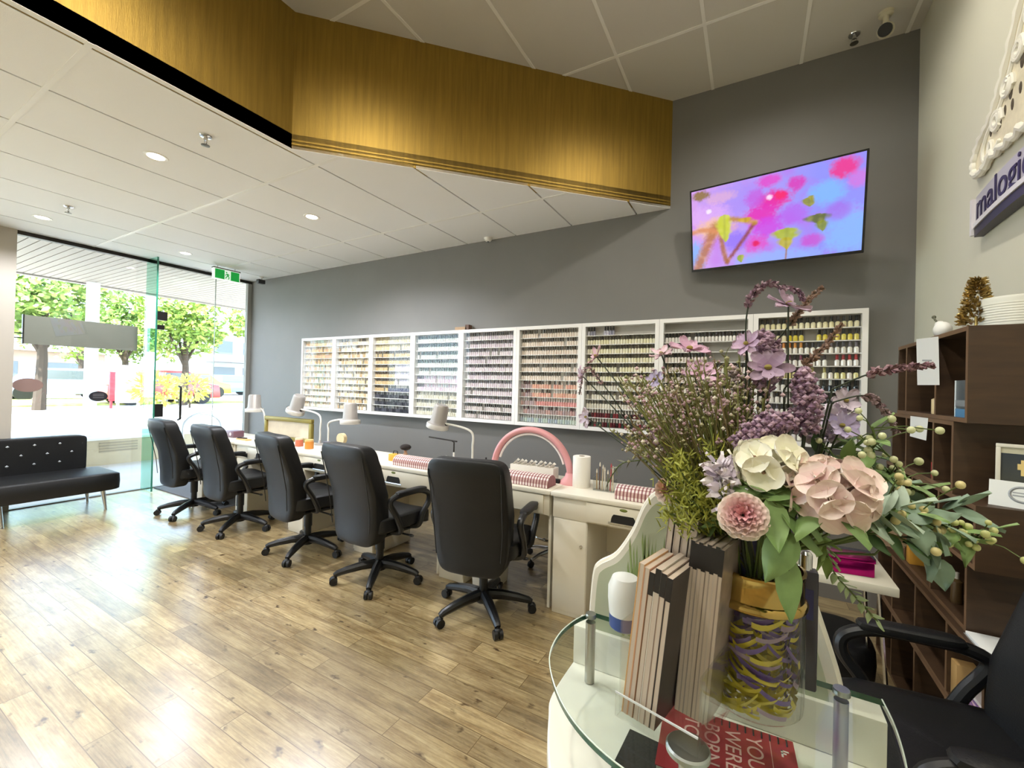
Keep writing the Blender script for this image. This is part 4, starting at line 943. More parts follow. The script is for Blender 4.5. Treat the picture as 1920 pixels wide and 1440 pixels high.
# ---- on the shelves
gold_leaf = mat('gold glitter', '#b79c5e', .3, metal=.8)
t = thing('gold_tree', 'small gold glittering tree standing on top of the shelves', 'ornament', (.715, 2.20, 1.70))
MB().lathe([(.022, 0), (.022, .012), (.006, .016), (.006, .05)], 14).build('base', gold_leaf, t)
mb = MB()
for i in range(560):
    z = rnd.random()**1.2; r = .044*(1-z*.85)*math.sqrt(rnd.random())*.5+.044*(1-z*.85)*.5; a = rnd.uniform(0, 2*PI)
    p = Vector((r*math.cos(a), r*math.sin(a), .022+z*.165)); R = frame((math.cos(a), math.sin(a), rnd.uniform(-.2, .9)), rnd.uniform(0, 6))
    mb.petal(TM(p, R), .022, .012, .2, .1, .6, 0, 3, 2)
mb.build('foliage', gold_leaf, t, smooth=False)
t = thing('candle_box', 'wide white ridged canister on top of the shelves', 'canister', (.80, 2.17, 1.70))
prof = [(.085, 0), (.088, .004)]
for i in range(9): prof += [(.088, .008+.009*i), (.0865, .013+.009*i)]
prof += [(.088, .095), (.085, .105), (.0, .108)]
MB().lathe(prof, 32).build('body', mat('canister white', '#d9d8ce', .5), t)
MB().lathe([(.008, .108), (.006, .116)], 10).build('knob', black_plastic, t)
t = thing('ornament_bird', 'small white ornament with a dark sprig beside the gold tree', 'ornament', (.70, 2.47, 1.70))
mb = MB(); mb.ball((0, 0, .035), (.03, .04, .035), 14, 10); mb.ball((0, .03, .06), .018, 10, 8); mb.build('body', mat('ornament white', '#e9e7e2', .5), t)
mb = MB(); mb.tube([(0, .02, .06), (-.01, .05, .085), (-.01, .065, .10)], .004, 6); mb.ball((-.01, .065, .10), .008, 8, 6); mb.build('sprig', mat('sprig dark', '#5a5a48', .6), t)
paperw = mat('white paper', '#e2e3e0', .7); greyink = mat('grey print', '#9da0a2', .7)
def sheet(pts_px, xf, label, lines=1, th=.0012):
    P = [at(x, y, X=xf) for x, y in pts_px]; c = sum(P, Vector())/len(P)
    t = thing('hanging_paper', label, 'paper', c)
    vs = [p-c for p in P]+[p-c+Vector((th, 0, 0)) for p in P]
    MB().add(vs, [(0, 1, 2, 3), (7, 6, 5, 4), (0, 4, 5, 1), (1, 5, 6, 2), (2, 6, 7, 3), (3, 7, 4, 0)]).build('sheet', paperw, t, smooth=False)
    mb = MB(); u = (P[1]-P[0]); v = (P[3]-P[0])
    for i in range(lines):
        a = P[0]-c+u*.28+v*(.45+.1*i)+Vector((-.0006, 0, 0)); mb.quad(a, a+u*.44, a+u*.44+v*.03, a+v*.03)
    mb.build('print', greyink, t, smooth=False)
sheet([(1718, 636), (1759, 631), (1761, 722), (1720, 722)], XF-.003, 'tall white paper sheet taped to the uppermost cube shelf')
sheet([(1707, 780), (1740, 784), (1736, 826), (1706, 818)], XF-.003, 'small white note hanging from the second cube shelf')
t = thing('gift_box', 'blue and clear boxed product in the uppermost cube shelf', 'box', (.700, 2.085, 1.378))
MB().box(-.035, .035, 0, .12, 0, .135).build('carton', mat('box slate', '#3a4650', .3), t, bevel=.002)
MB().box(-.037, -.035, .002, .118, .0, .03).build('blue_band', mat('box blue', '#3f7fae', .3), t, smooth=False)
MB().box(-.037, -.035, .002, .118, .04, .062).build('grey_band', mat('box grey', '#7a8288', .3), t, smooth=False)
MB().box(-.037, -.033, .118, .126, 0, .135).build('white_spine', mat('box white', '#dfe8ec', .3), t, smooth=False)
def bottle(x, y, z, r, h, col, cap, name, label, cat='bottle'):
    t = thing(name, label, cat, (x, y, z))
    MB().lathe([(r*.92, 0), (r, .004), (r, h*.72), (r*.4, h*.8)], 16).build('body', mat('b '+col, col, .25), t)
    MB().lathe([(r*.38, h*.79), (r*.38, h), (r*.2, h*1.01)], 12).build('cap', mat('b '+cap, cap, .3), t)
bottle(.674, 2.425, 1.378, .017, .085, '#dcc79a', '#e6d8b4', 'lotion_bottle', 'cream bottle at the middle divider of the uppermost shelf')
bottle(.676, 2.41, 1.111, .020, .09, '#b3323a', '#c03a44', 'lotion_bottle', 'red bottle at the divider of the second cube shelf')
# framed photograph and certificate on the third shelf
t = thing('framed_photo', 'white framed photograph standing on the protruding cube shelf', 'picture frame', (.80, 2.03, 1.094)); t.rotation_euler = (math.radians(-8), 0, math.radians(-20))
w, h, b_ = .085, .205, .012
mb = MB(); mb.box(-w, w, -.008, .008, h-b_, h); mb.box(-w, w, -.008, .008, 0, b_); mb.box(-w, -w+b_, -.008, .008, b_, h-b_); mb.box(w-b_, w, -.008, .008, b_, h-b_); mb.build('frame', mat('frame bone', '#cfcabb', .4), t, bevel=.002)
mb = MB()
nu, nv = 20, 28
for j in range(nv):
    for i in range(nu):
        u, v = (i+.5)/nu, (j+.5)/nv
        c = mixc(C('#4b4a3c'), C('#2a3440'), v)
        if ((u-.55)/.28)**2+((v-.66)/.24)**2 < 1: c = C('#d9bf7c')
        elif ((u-.55)/.36)**2+((v-.2)/.2)**2 < 1: c = C('#30404e')
        elif v > .9: c = C('#b8b49c')
        mb.col = c; a, b = -w+b_+(2*w-2*b_)*i/nu, -w+b_+(2*w-2*b_)*(i+1)/nu; c0, c1 = b_+(h-2*b_)*j/nv, b_+(h-2*b_)*(j+1)/nv
        mb.quad((a, -.002, c0), (b, -.002, c0), (b, -.002, c1), (a, -.002, c1))
mb.build('photograph', attr_mat('photo print', .3), t, smooth=False)
t = thing('price_card', 'white card with grey emblem leaning before the framed photograph', 'card', (.755, 2.015, 1.094)); t.rotation_euler = (math.radians(-12), 0, math.radians(-24))
MB().box(-.062, .062, -.001, .001, 0, .085).build('card', paperw, t, smooth=False)
mb = MB(); mb.tube([(.012+.028*math.cos(2*PI*i/20), -.0012, .045+.024*math.sin(2*PI*i/20)) for i in range(20)], .004, 4, closed=True); mb.box(-.01, .034, -.0016, -.001, .038, .043); mb.box(-.01, .034, -.0016, -.001, .048, .052); mb.build('emblem', greyink, t, smooth=False)
# lower shelves
t = thing('file_box', 'mustard yellow card box in the fourth cube shelf', 'box', (.70, 2.74, .641))
MB().box(-.025, .12, 0, .05, 0, .19).build('carton', mat('mustard card', '#c08c30', .6), t, bevel=.002)
bottle(.72, 2.18, .641, .022, .15, '#8a7440', '#cfc8b8', 'spray_bottle', 'amber spray bottle with pale cap in the fourth cube shelf')
bottle(.715, 2.33, .641, .018, .12, '#57442a', '#b8b2a4', 'spray_bottle', 'slim brown spray bottle further back in the fourth cube shelf')
t = thing('ledger', 'open white ledger lying on the low cube shelf', 'book', (.78, 1.99, .624))
MB().box(-.115, .12, -.08, .10, 0, .012).build('pages', paperw, t, bevel=.001)
MB().box(-.118, .123, -.083, .103, 0, .002).build('cover', mat('ledger grey', '#8d8d88', .6), t, smooth=False)
t = thing('file_box', 'tan card box in the low cube shelf behind the chair arm', 'box', (.70, 2.14, .356))
MB().box(-.04, .02, 0, .05, 0, .13).build('carton', mat('tan card', '#b08c56', .6), t, bevel=.002)
mc = ['#c48a94', '#e0d6d2', '#8c6a7c', '#d9b4ba', '#7a5c8c', '#cfc8c2']; mn_ = ['rose', 'white', 'mauve', 'pale pink', 'purple', 'cream']
for i in range(6):
    o_ = MB().box(-.10, .12, -.10, .10, 0, .012).build('magazine', mat('magazine page '+mc[i], mc[i], .5), loc=(.78, 2.03, .356+.0125*i), rz=.06*(i % 3-1))
    MB().box(-.101, .121, -.101, .101, .012, .0124).build('cover', mat('magazine cover '+mc[(i+2) % 6], mc[(i+2) % 6], .35, vary=.3, scale=14), o_, smooth=False)
    tag(o_, f'{mn_[i]} edged magazine, {"lowest" if i == 0 else "topmost" if i == 5 else ordn[i]+" from below"} of the pile in the low cube shelf', 'magazine', 'magazines in the low cube shelf')

# ================================================================== side table by the shelves
t = thing('side_table', 'small white side table with thin chrome legs beside the shelves', 'table', (.325, 2.33, 0))
MB().box(-.175, .175, -.20, .22, .685, .72).build('tabletop', mat('side table top', '#d9d4c2', .3), t, bevel=.004)
for x, y in [(-.17, -.17), (.17, -.17), (.17, .18), (-.17, .18)]:
    MB().tube([(x*.75, y*.75, .685), (x, y, 0)], [.008, .007], 8).build('leg', steel, t)
t = thing('foil_box', 'shiny magenta foil box on the white side table', 'box', (.36, 2.24, .72), .12)
MB().box(-.075, .075, -.05, .05, 0, .055).build('carton', mat('magenta foil', '#a8146e', .18, metal=.85, vary=.25, scale=10), t, bevel=.005)
MB().box(-.077, .077, -.052, .052, .055, .07).build('lid', mat('magenta foil lid', '#c02480', .15, metal=.85, vary=.2, scale=20), t, bevel=.004)
t = thing('headset_tray', 'dark shallow tray behind the magenta box', 'tray', (.37, 2.44, .72))
MB().box(-.11, .11, -.06, .06, 0, .022).build('tray', mat('tray dark', '#35353d', .4), t, bevel=.004)
t = thing('floor_cushion', 'dark footstool in shade below the white side table', 'footstool', (.33, 2.60, 0))
mb = MB(); mb.ball((0, 0, .22), (.19, .19, .10), 24, 10, .4, .6); mb.build('cushion', leather, t)
for x, y in [(-.13, -.13), (.13, -.13), (.13, .13), (-.13, .13)]: MB().cyl((x, y, 0), (x, y, .15), .012, n=10).build('leg', blackp, t)

# ================================================================== wall signs
t = thing('wall_ornament', 'large cream scrolled ornament high on the cream wall', 'wall ornament', (XR, 2.20, 2.75))
ivory = mat('ivory relief', '#dcd2b8', .5, vary=.1, scale=20, bump=.3, bscale=60); ivory_e = mat('ivory rope', '#e6e2d6', .5)
o3 = Vector((XR, 2.20, 2.75))
half = spline([(0, 0, .62), (0, .12, .50), (0, .22, .36), (0, .33, .18), (0, .42, .04), (0, .50, -.05), (0, .60, -.10), (0, .655, -.17), (0, .64, -.235), (0, .56, -.245), (0, .48, -.20)], 6)
scal = []
for i in range(6):
    y0 = .48-.08*i; scal += [Vector((0, y0-.02, -.225-.004*i)), Vector((0, y0-.045, -.235)), Vector((0, y0-.07, -.215))]
line = half+scal
def face(sgn):
    return [Vector((-.02, p.y*sgn, p.z)) for p in line]
poly = face(1)+face(-1)[::-1]
mb = MB(); mb.T = Matrix(((0, 0, -1, 0), (1, 0, 0, 0), (0, 1, 0, 0), (0, 0, 0, 1)))
mb.prism([(p.y, p.z) for p in poly][::-1], 0, .018); mb.build('plaque', ivory, t, smooth=False)
mb = MB()
for s in (1, -1):
    P = face(s); mb.tube(P, [.016+.0035*math.sin(i*2.2) for i in range(len(P))], 8)
    mb.tube([Vector((p.x, p.y*.86, p.z*.86-.01)) for p in P[:len(half)]], .009, 6)
mb.build('rope_edge', ivory_e, t)
dk = mat('relief gap', '#4a4030', .7)
for s in (1, -1):
    mb = MB()
    for i in range(5):
        cy, cz, r = s*(.10+.085*i), .30-.095*i, .045
        mb.tube([(-.021, cy+s*r*q*math.cos(a), cz+r*q*math.sin(a)) for q, a in [(1-j*.022, j*.42+i) for j in range(30)]], .010, 6)
        mb.tube([(-.021, cy+s*.05+s*.02*math.cos(a), cz-.12+.05*math.sin(a)) for a in [PI*j/8 for j in range(9)]], .009, 6)
    mb.build('scroll', ivory_e, t)
    mb = MB()
    for i in range(6): mb.ball((-.017, s*(.08+.085*i), .20-.075*i), (.004, .018, .034), 10, 6)
    for i in range(7): mb.ball((-.017, s*(.14+.06*i), -.03-.02*(i % 2)-.012*i), (.004, .013, .026), 10, 6)
    mb.build('gap', dk, t)
t = thing('wall_sign', 'curved silver sign with dark lettering on the cream wall, below the ornament', 'sign', (XR, 2.20, 2.315))
silver = mat('sign silver', '#c4c0c6', .35, metal=.2); dks = mat('sign lettering', '#2e2547', .4)
n = 24; HW = .60; yy = [HW-2*HW*i/n for i in range(n+1)]
dep = lambda y: .030+.022*(1-(y/HW)**2)
drop = lambda y: -.018*(abs(y)/HW)**2
def sign_strip(z0, z1, extra, name, m):
    mb = MB(); vs = []; fs = []
    for y in yy: d = dep(y)+extra; z = drop(y); vs += [(-d, y, z+z1), (-d, y, z+z0), (-.004, y, z+z0), (-.004, y, z+z1)]
    for i in range(n):
        for k in range(4): fs.append((4*i+k, 4*i+(k+1) % 4, 4*i+4+(k+1) % 4, 4*i+4+k))
    fs += [(3, 2, 1, 0), (4*n, 4*n+1, 4*n+2, 4*n+3)]; mb.add(vs, fs); mb.build(name, m, t, angle=40)
sign_strip(-.03, .095, 0, 'board', silver)
sign_strip(-.052, -.03, .010, 'pale_band', mat('sign pale end', '#dedade', .4))
sign_strip(-.092, -.052, .004, 'lower_band', mat('sign dark band', '#3a343e', .4))
MB().box(-.045, -.004, HW, HW+.015, -.10, .07).build('end_piece', mat('sign pale end', '#dedade', .4), t, smooth=False)
me = text_mesh('malogica', .168, .002, 'lettering', dks, t, None, 'LEFT')
for v in me.data.vertices:
    y = HW-.012-v.co.x*1.0; v.co = Vector((-dep(max(-HW, min(HW, y)))-.002-v.co.z, y, drop(y)+.030+v.co.y))
# ================================================================== flower jar and bouquet
JX, JY, JZ = .009, .808, .951
t = thing('flower_jar', 'clear glass jar with gold collar on the glass shelf', 'vase', (JX, JY, JZ))
jg = glass('jar glass', (.95, .95, .94, 1), 1)
MB().lathe([(.0, .001), (.063, .001), (.070, .008), (.071, .02), (.071, .155), (.069, .166), (.064, .176)], 48, cap=False).build('body', jg, t)
goldm = mat('polished gold', '#b99c5c', .13, metal=1)
mb = MB(); mb.lathe([(.0695, .163), (.0735, .166), (.0740, .171), (.0715, .176), (.0690, .178), (.0690, .212), (.0710, .215), (.0710, .219), (.0665, .220), (.0665, .18), (.0675, .163)], 48, cap=False); mb.build('collar', goldm, t)
# curled paper shreds inside
sh = thing('paper_shreds', 'curled purple and yellow paper shreds filling the glass jar', 'paper shreds', (JX, JY, JZ)); 
mbs = {0: MB(), 1: MB(), 2: MB()}
for i in range(340):
    z = .006+.152*rnd.random()**1.25; r = .065*math.sqrt(rnd.uniform(.35, 1)); a = rnd.uniform(0, 2*PI)
    k = 0 if rnd.random() < (.92 if z < .05 else .62 if z < .10 else .25) else (1 if rnd.random() < .75 else 2)
    p = Vector((r*math.cos(a), r*math.sin(a), z)); L = rnd.uniform(.03, .075); w = rnd.uniform(.0055, .0095); cu = rnd.uniform(15, 55); sl = rnd.uniform(-.7, .5)
    th0 = a+PI/2*rnd.choice((-1, 1)); vs = []; n = 9
    for j in range(n+1):
        s = (j/n-.5)*L; dz = sl*s+cu*s*s*.35
        aa = a + s/max(r, .02); rr = min(.0682, r+abs(s)*.05)
        q = Vector((rr*math.cos(aa), rr*math.sin(aa), min(.165, max(.004, z+dz)))); 
        vs += [q+Vector((0, 0, w*.5)), q-Vector((0, 0, w*.5))-Vector((math.cos(aa), math.sin(aa), 0))*.002]
    mbs[k].add(vs, [(2*j, 2*j+1, 2*j+3, 2*j+2) for j in range(n)])
o = None
for k, (nm, c) in enumerate((('yellow_shred', '#c3b326'), ('purple_shred', '#63498a'), ('mauve_shred', '#9a8498'))):
    q = mbs[k].build(nm, mat('shred '+c, c, .35, coat=.3), sh); q['kind'] = 'stuff'
    q['label'] = ['yellow curled shreds', 'purple curled shreds', 'pale mauve shreds'][k]
sh['kind'] = 'stuff'

stem_g = mat('stem green', '#55652f', .6); stem_d = mat('dark stem', '#27301f', .6)
leaf_g = mat('leaf green', '#7d9a5c', .5, vary=.2, scale=25); leaf_d = mat('leaf dark green', '#4e6b42', .5, vary=.2, scale=25)
euc = mat('eucalyptus grey green', '#839a86', .55, vary=.18, scale=30); lime = mat('lime filler', '#97993a', .6, vary=.3, scale=60)
def bpt(px, py, Y): return at(px, py, Y=Y)
JT = Vector((JX, JY, JZ+.215))
def stem_from(head, r=.0022, bend=.0, m=None, parent=None, k=8, spread=.045):
    """stalk from inside the jar up to the head"""
    d = Vector((head.x-JX, head.y-JY, 0)); dd = d.normalized()*min(spread, d.length) if d.length > 1e-4 else d
    base = Vector((JX, JY, JZ+.175))+dd*.6+Vector((rnd.uniform(-.01, .01), rnd.uniform(-.01, .01), 0))
    mid = Vector((JX, JY, JZ+.25))+dd*1.15
    P = spline([base, mid, mid*.45+head*.55+Vector((0, 0, bend)), head], k)
    MB().tube(P, r, 6).build('stem', m or stem_g, parent); return P
def flower(name, label, cat='flower', group=None): return thing(name, label, cat, (0, 0, 0), 0, group)
def place_origin(t, p):
    t.location = p
    for c in t.children:
        if c.name.startswith('berry'): c.location -= Vector(p)
        else: c.data.transform(Matrix.Translation(-Vector(p)))
# -- hydrangeas
def n2_off(n, i): return n*(.004 if i % 2 else -.002)
def hydrangea(px, py, Y, R, cols, label, nfl=46, ps=.036, leaf=True, squash=.8):
    t = flower('hydrangea_stem', label, 'flower', 'hydrangeas in the bouquet'); c = bpt(px, py, Y)
    stem_from(c-Vector((0, 0, R*.3)), .0035, 0, stem_g, t)
    mb = MB(); ct = MB()
    for i in range(nfl):
        z = 1-1.5*(i+.5)/nfl; a = i*2.39996; rr = math.sqrt(max(0, 1-z*z))
        n = Vector((rr*math.cos(a), rr*math.sin(a), z)); n2 = (n+Vector((.0, -.35, .1))*.4).normalized()
        p = c+Vector((n.x*R, n.y*R, n.z*R*squash))+n2_off(n, i); tw = rnd.uniform(0, 6); s = ps*rnd.uniform(.8, 1.15)
        q = n2.to_track_quat('Z', 'Y').to_matrix()
        cl = mixc(C(cols[0]), C(cols[1]), rnd.random())
        for k in range(4):
            mb.col = mixc(cl, C('#c08a8c') if cols[0] == '#ecd2ca' else C('#c9cc8a'), rnd.uniform(.1, .4))
            M = TM(p, q @ Matrix.Rotation(tw+k*PI/2, 3, 'Z') @ Matrix.Rotation(-.18, 3, 'Y'))
            mb.petal(M, s*.54, s*.60, .10, .05*rnd.uniform(-1, 2), .62, .0006, 5, 7, ell=.75, tipc=mixc(cl, C(cols[2]), .85))
        ct.ball(p+n2*.002, .0028, 6, 4)
    mb.build('petals', attr_mat('petal colours', .65), t, angle=180); ct.build('florets', mat('floret eye', '#8c6f58', .6), t)
    if leaf:
        lm = MB()
        for a_, L in ((-2.2, .055), (-1.0, .05), (.4, .045)):
            d = Vector((math.cos(a_), math.sin(a_)*.8, -.35)); lm.petal(TM(c+d*R*.5-Vector((0, 0, R*.35)), frame(d, rnd.uniform(-.5, .5))), L, L*.62, -.25, -.25, .8, 0, 5, 6)
        lm.build('leaf', leaf_g, t, angle=180)
    place_origin(t, c); return t
hydrangea(1438, 872, .72, .033, ('#f0ead6', '#e6e2bc', '#f6f1e6'), 'cream white hydrangea head in the middle of the bouquet', 20, .052)
hydrangea(1556, 925, .70, .038, ('#ecd2ca', '#dfb9ba', '#f3e6d8'), 'big blush pink hydrangea head at the front of the bouquet', 24, .056, squash=.85)
hydrangea(1655, 992, .80, .022, ('#e6c4be', '#d6a8a6', '#efe0d6'), 'small dusty pink hydrangea low on the shelf side of the bouquet', 20, .030, leaf=False)
# -- ruffled blooms
def ruffled(name, px, py, Y, R, cols, label, n=64, face=(0, -.8, .35)):
    t = flower(name, label, 'flower'); c = bpt(px, py, Y); stem_from(c, .003, 0, stem_d, t)
    f = Vector(face).normalized(); Q = f.to_track_quat('Z', 'Y').to_matrix(); mb = MB()
    for i in range(n):
        u = (i+.5)/n; a = i*2.39996; th = .15+1.45*u
        d = Q @ Vector((math.sin(th)*math.cos(a), math.sin(th)*math.sin(a), math.cos(th)))
        mb.col = mixc(mixc(C(cols[0]), C(cols[1]), u), C('#ffffff'), rnd.uniform(0, .15))
        y = f.cross(d).normalized(); z = d.cross(y)
        Rm = Matrix((d, y, z)).transposed()
        mb.petal(TM(c-f*R*.25+d*R*.12, Rm), R*(.78+.22*u), R*(.55+.25*u), .12, -.12, .45, R*.055, 11, 5, fan=1)
    mb.build('petals', attr_mat('petal colours', .65), t, angle=180)
    cal = MB(); cal.ball(c-f*R*.45, (R*.35, R*.35, R*.35), 10, 8); cal.build('calyx', leaf_d, t)
    place_origin(t, c); return t
ruffled('carnation', 1393, 966, .66, .030, ('#e09aa2', '#f5ead9'), 'ruffled pink carnation with cream edges over the leaflet rack', 70)
ruffled('rose', 1250, 918, .84, .027, ('#e2b29a', '#f0e4d4'), 'pale peach rose low on the window side of the bouquet', 44, (-.5, -.6, .3))
# -- stock: white lilac florets up a short spike
def cluster_spike(name, pts, Y, r, cols, n, label, ps=.018, cat='flower', stemm=None):
    t = flower(name, label, cat); P = spline([bpt(x, y, Y) for x, y in pts], 8); stem_from(P[0], .0025, 0, stemm or stem_g, t); mb = MB()
    for i in range(n):
        u = rnd.random(); p = P[min(len(P)-1, int(u*(len(P)-1)))]; d = Vector((rnd.gauss(0, 1), rnd.gauss(0, 1)-.3, rnd.gauss(0, 1))).normalized()
        mb.col = mixc(C(cols[0]), C(cols[1]), rnd.random())
        mb.petal(TM(p+d*r*rnd.uniform(.3, .9)*(1-u*.4), frame(d, rnd.uniform(0, 6))), ps, ps*.9, .3, .2, .5, .001, 3, 3)
    mb.build('petals', attr_mat('petal colours', .65), t); place_origin(t, P[0]); return t
cluster_spike('stock_flower', [(1385, 945), (1360, 905), (1350, 870)], .70, .026, ('#efe8ec', '#d9cbdc'), 90, 'white lilac stock flower left of the big pink hydrangea')
cluster_spike('stock_flower', [(1545, 830), (1560, 800), (1575, 778)], .84, .030, ('#cfbdd6', '#e6dce0'), 60, 'pale lilac stock flower before the last polish cabinet')
# -- cosmos
def cosmos(px, py, Y, R, col, face, label, n=8):
    t = flower('cosmos_flower', label, 'flower', 'pink and lilac cosmos in the bouquet'); c = bpt(px, py, Y); stem_from(c, .0013, .01, stem_d, t)
    f = Vector(face).normalized(); Q = f.to_track_quat('Z', 'Y').to_matrix(); mb = MB()
    for k in range(n):
        mb.col = mixc(mixc(C(col), C('#5a3a58'), .22), C('#f2e6ee'), rnd.uniform(0, .2)); mb.petal(TM(c, Q @ Matrix.Rotation(2*PI*k/n, 3, 'Z') @ Matrix.Rotation(rnd.uniform(-.45, .1), 3, 'Y')), R*rnd.uniform(.8, 1.05), R*rnd.uniform(.45, .62), .2, rnd.uniform(-.2, .25), .42, .0016, 5, 6, ell=1.4, tipc=mixc(C(col), C('#efe2ea'), .35))
    mb.build('petals', attr_mat('petal colours', .65), t, angle=180)
    ct = MB(); ct.ball(c+f*.003, (R*.15, R*.15, R*.12), 10, 6); ct.build('eye', mat('cosmos eye', '#8c7f3c', .8), t); place_origin(t, c)
CO = [(1292, 655, .86, .040, '#c58cb0', (.4, -.4, 1), 'wide mauve pink cosmos above the cabinet next to the last'), (1312, 700, .82, .036, '#c995b8', (.1, -.5, .9), 'pink cosmos with yellow bud just below the highest left one'),
      (1118, 668, .92, .026, '#d9a8b6', (-.6, -.4, .5), 'pink cosmos reaching furthest towards the window'), (1092, 705, .92, .024, '#cdaec8', (-.8, -.5, -.2), 'drooping pale cosmos tip nearest the window'),
      (1228, 712, .88, .022, '#bfb2e0', (-.3, -.7, .4), 'small lilac cosmos before the cream polish rows'), (1240, 664, .86, .024, '#dcb8c4', (-.2, -.4, 1), 'pale pink cosmos edge on, near the cabinet frame'),
      (1262, 752, .86, .024, '#dcb2b8', (-.4, -.6, .3), 'blush cosmos low over the grassy stems'), (1478, 572, .80, .034, '#b893b6', (.5, -.3, .8), 'mauve cosmos near the very top of the bouquet'),
      (1440, 690, .78, .036, '#8f6c92', (0, -.8, .4), 'dark mauve cosmos in the centre above the plumes'), (1400, 645, .80, .026, '#b893b8', (-.4, -.7, .4), 'mauve cosmos at the foot of the arching spike'),
      (1578, 798, .80, .026, '#b7a9dc', (.2, -.9, .3), 'violet cosmos in front of the black bottles'), (1585, 752, .84, .024, '#b8aab8', (.3, -.8, .4), 'greyish lilac cosmos beside the mauve plume'),
      (1100, 782, .90, .024, '#d3c3dc', (-.5, -.8, .1), 'pale lilac cosmos at the lower cabinet edge'), (1345, 760, .80, .022, '#dcb9c4', (-.1, -.7, .5), 'pink cosmos among the fine heather sprays'),
      (1240, 812, .84, .022, '#9c7488', (-.5, -.6, .2), 'plum cosmos low on the window side')]
for a in CO: cosmos(*a)
# -- mauve plumes of tiny florets
def plume(pts, Y, r, label, cols=('#8a6a84', '#b393a8', '#6c4d66'), n=240, s=.0042):
    t = flower('astilbe_plume', label, 'flower', 'mauve plumes in the bouquet'); P = spline([bpt(x, y, Y) for x, y in pts], 10); stem_from(P[0], .0025, 0, stem_d, t); mb = MB()
    for i in range(n):
        u = rnd.random()**.9; p = P[min(len(P)-1, int(u*(len(P)-1)))]; rad = r*(math.sin(PI*(.18+.82*u))**.7)
        d = Vector((rnd.gauss(0, 1), rnd.gauss(0, 1), rnd.gauss(0, 1))).normalized(); mb.col = mixc(C(rnd.choice(cols)), C('#d9c4cc'), rnd.uniform(0, .3))
        mb.octa(p+d*rad*rnd.uniform(.35, 1), s*rnd.uniform(.7, 1.3))
    mb.build('florets', attr_mat('floret colours', .75), t, smooth=False); place_origin(t, P[0])
plume([(1510, 800), (1512, 745), (1505, 690)], .78, .026, 'upright mauve plume in front of the last polish cabinet', n=420)
plume([(1390, 830), (1440, 800), (1490, 790)], .74, .024, 'mauve plume lying just above the cream hydrangea', n=420)
plume([(1432, 720), (1440, 660), (1425, 625)], .82, .026, 'loose dusky plume under the arching spike', n=420)
plume([(1250, 850), (1235, 825), (1222, 800)], .88, .018, 'small plum plume by the pale peach rose', n=110)
plume([(1400, 760), (1385, 720), (1372, 690)], .86, .022, 'faded plume hidden among the heather', ('#8c8478', '#a89a94', '#75645c'), 160)
# -- long spikes
def spike(pts, Y, r, col, label, n=90, fl=.010):
    t = flower('grass_spike', label, 'dried grass', 'long dried spikes in the bouquet'); P = spline([bpt(x, y, Y) for x, y in pts], 12); k0 = len(P)//3
    stem_from(P[0], .0014, 0, stem_d, t); MB().tube(P, .0013, 5).build('stalk', stem_d, t); mb = MB()
    for i in range(n):
        u = i/n; j = k0+int((len(P)-1-k0)*u); p = P[j]; tg = (P[min(j+1, len(P)-1)]-P[j-1]).normalized()
        d = (tg*1.1+Vector((rnd.gauss(0, 1), rnd.gauss(0, 1), rnd.gauss(0, 1))).normalized()).normalized()
        mb.col = mixc(C(col), C('#cbb3b4'), rnd.uniform(0, .4)); mb.petal(TM(p, frame(d, rnd.uniform(0, 6))), fl*(1-.4*u), r*(1-.35*u), .4, .1, .6, 0, 3, 2)
    mb.build('spikelets', attr_mat('floret colours', .75), t); place_origin(t, P[0])
spike([(1405, 700), (1398, 620), (1408, 560), (1440, 533), (1490, 545), (1505, 560)], .80, .009, '#7c5c72', 'arching mauve spike crowning the bouquet', 150)
spike([(1440, 660), (1480, 610), (1515, 565), (1540, 540)], .82, .008, '#8c7058', 'tan grass spike pointing up beside the arching one', 110)
spike([(1470, 730), (1510, 685), (1550, 645), (1578, 608)], .82, .008, '#96745c', 'tan grass spike crossing the last polish cabinet', 110)
spike([(1560, 730), (1625, 703), (1690, 690), (1748, 685)], .78, .010, '#7d5560', 'reddish spike reaching level towards the shelves', 130)
spike([(1560, 755), (1615, 742), (1650, 758), (1682, 812)], .80, .009, '#8c7478', 'greyish spike drooping towards the shelves', 120)
spike([(1180, 790), (1130, 720), (1100, 690), (1086, 740)], .90, .006, '#a08088', 'slim drooping spike nearest the window', 60)
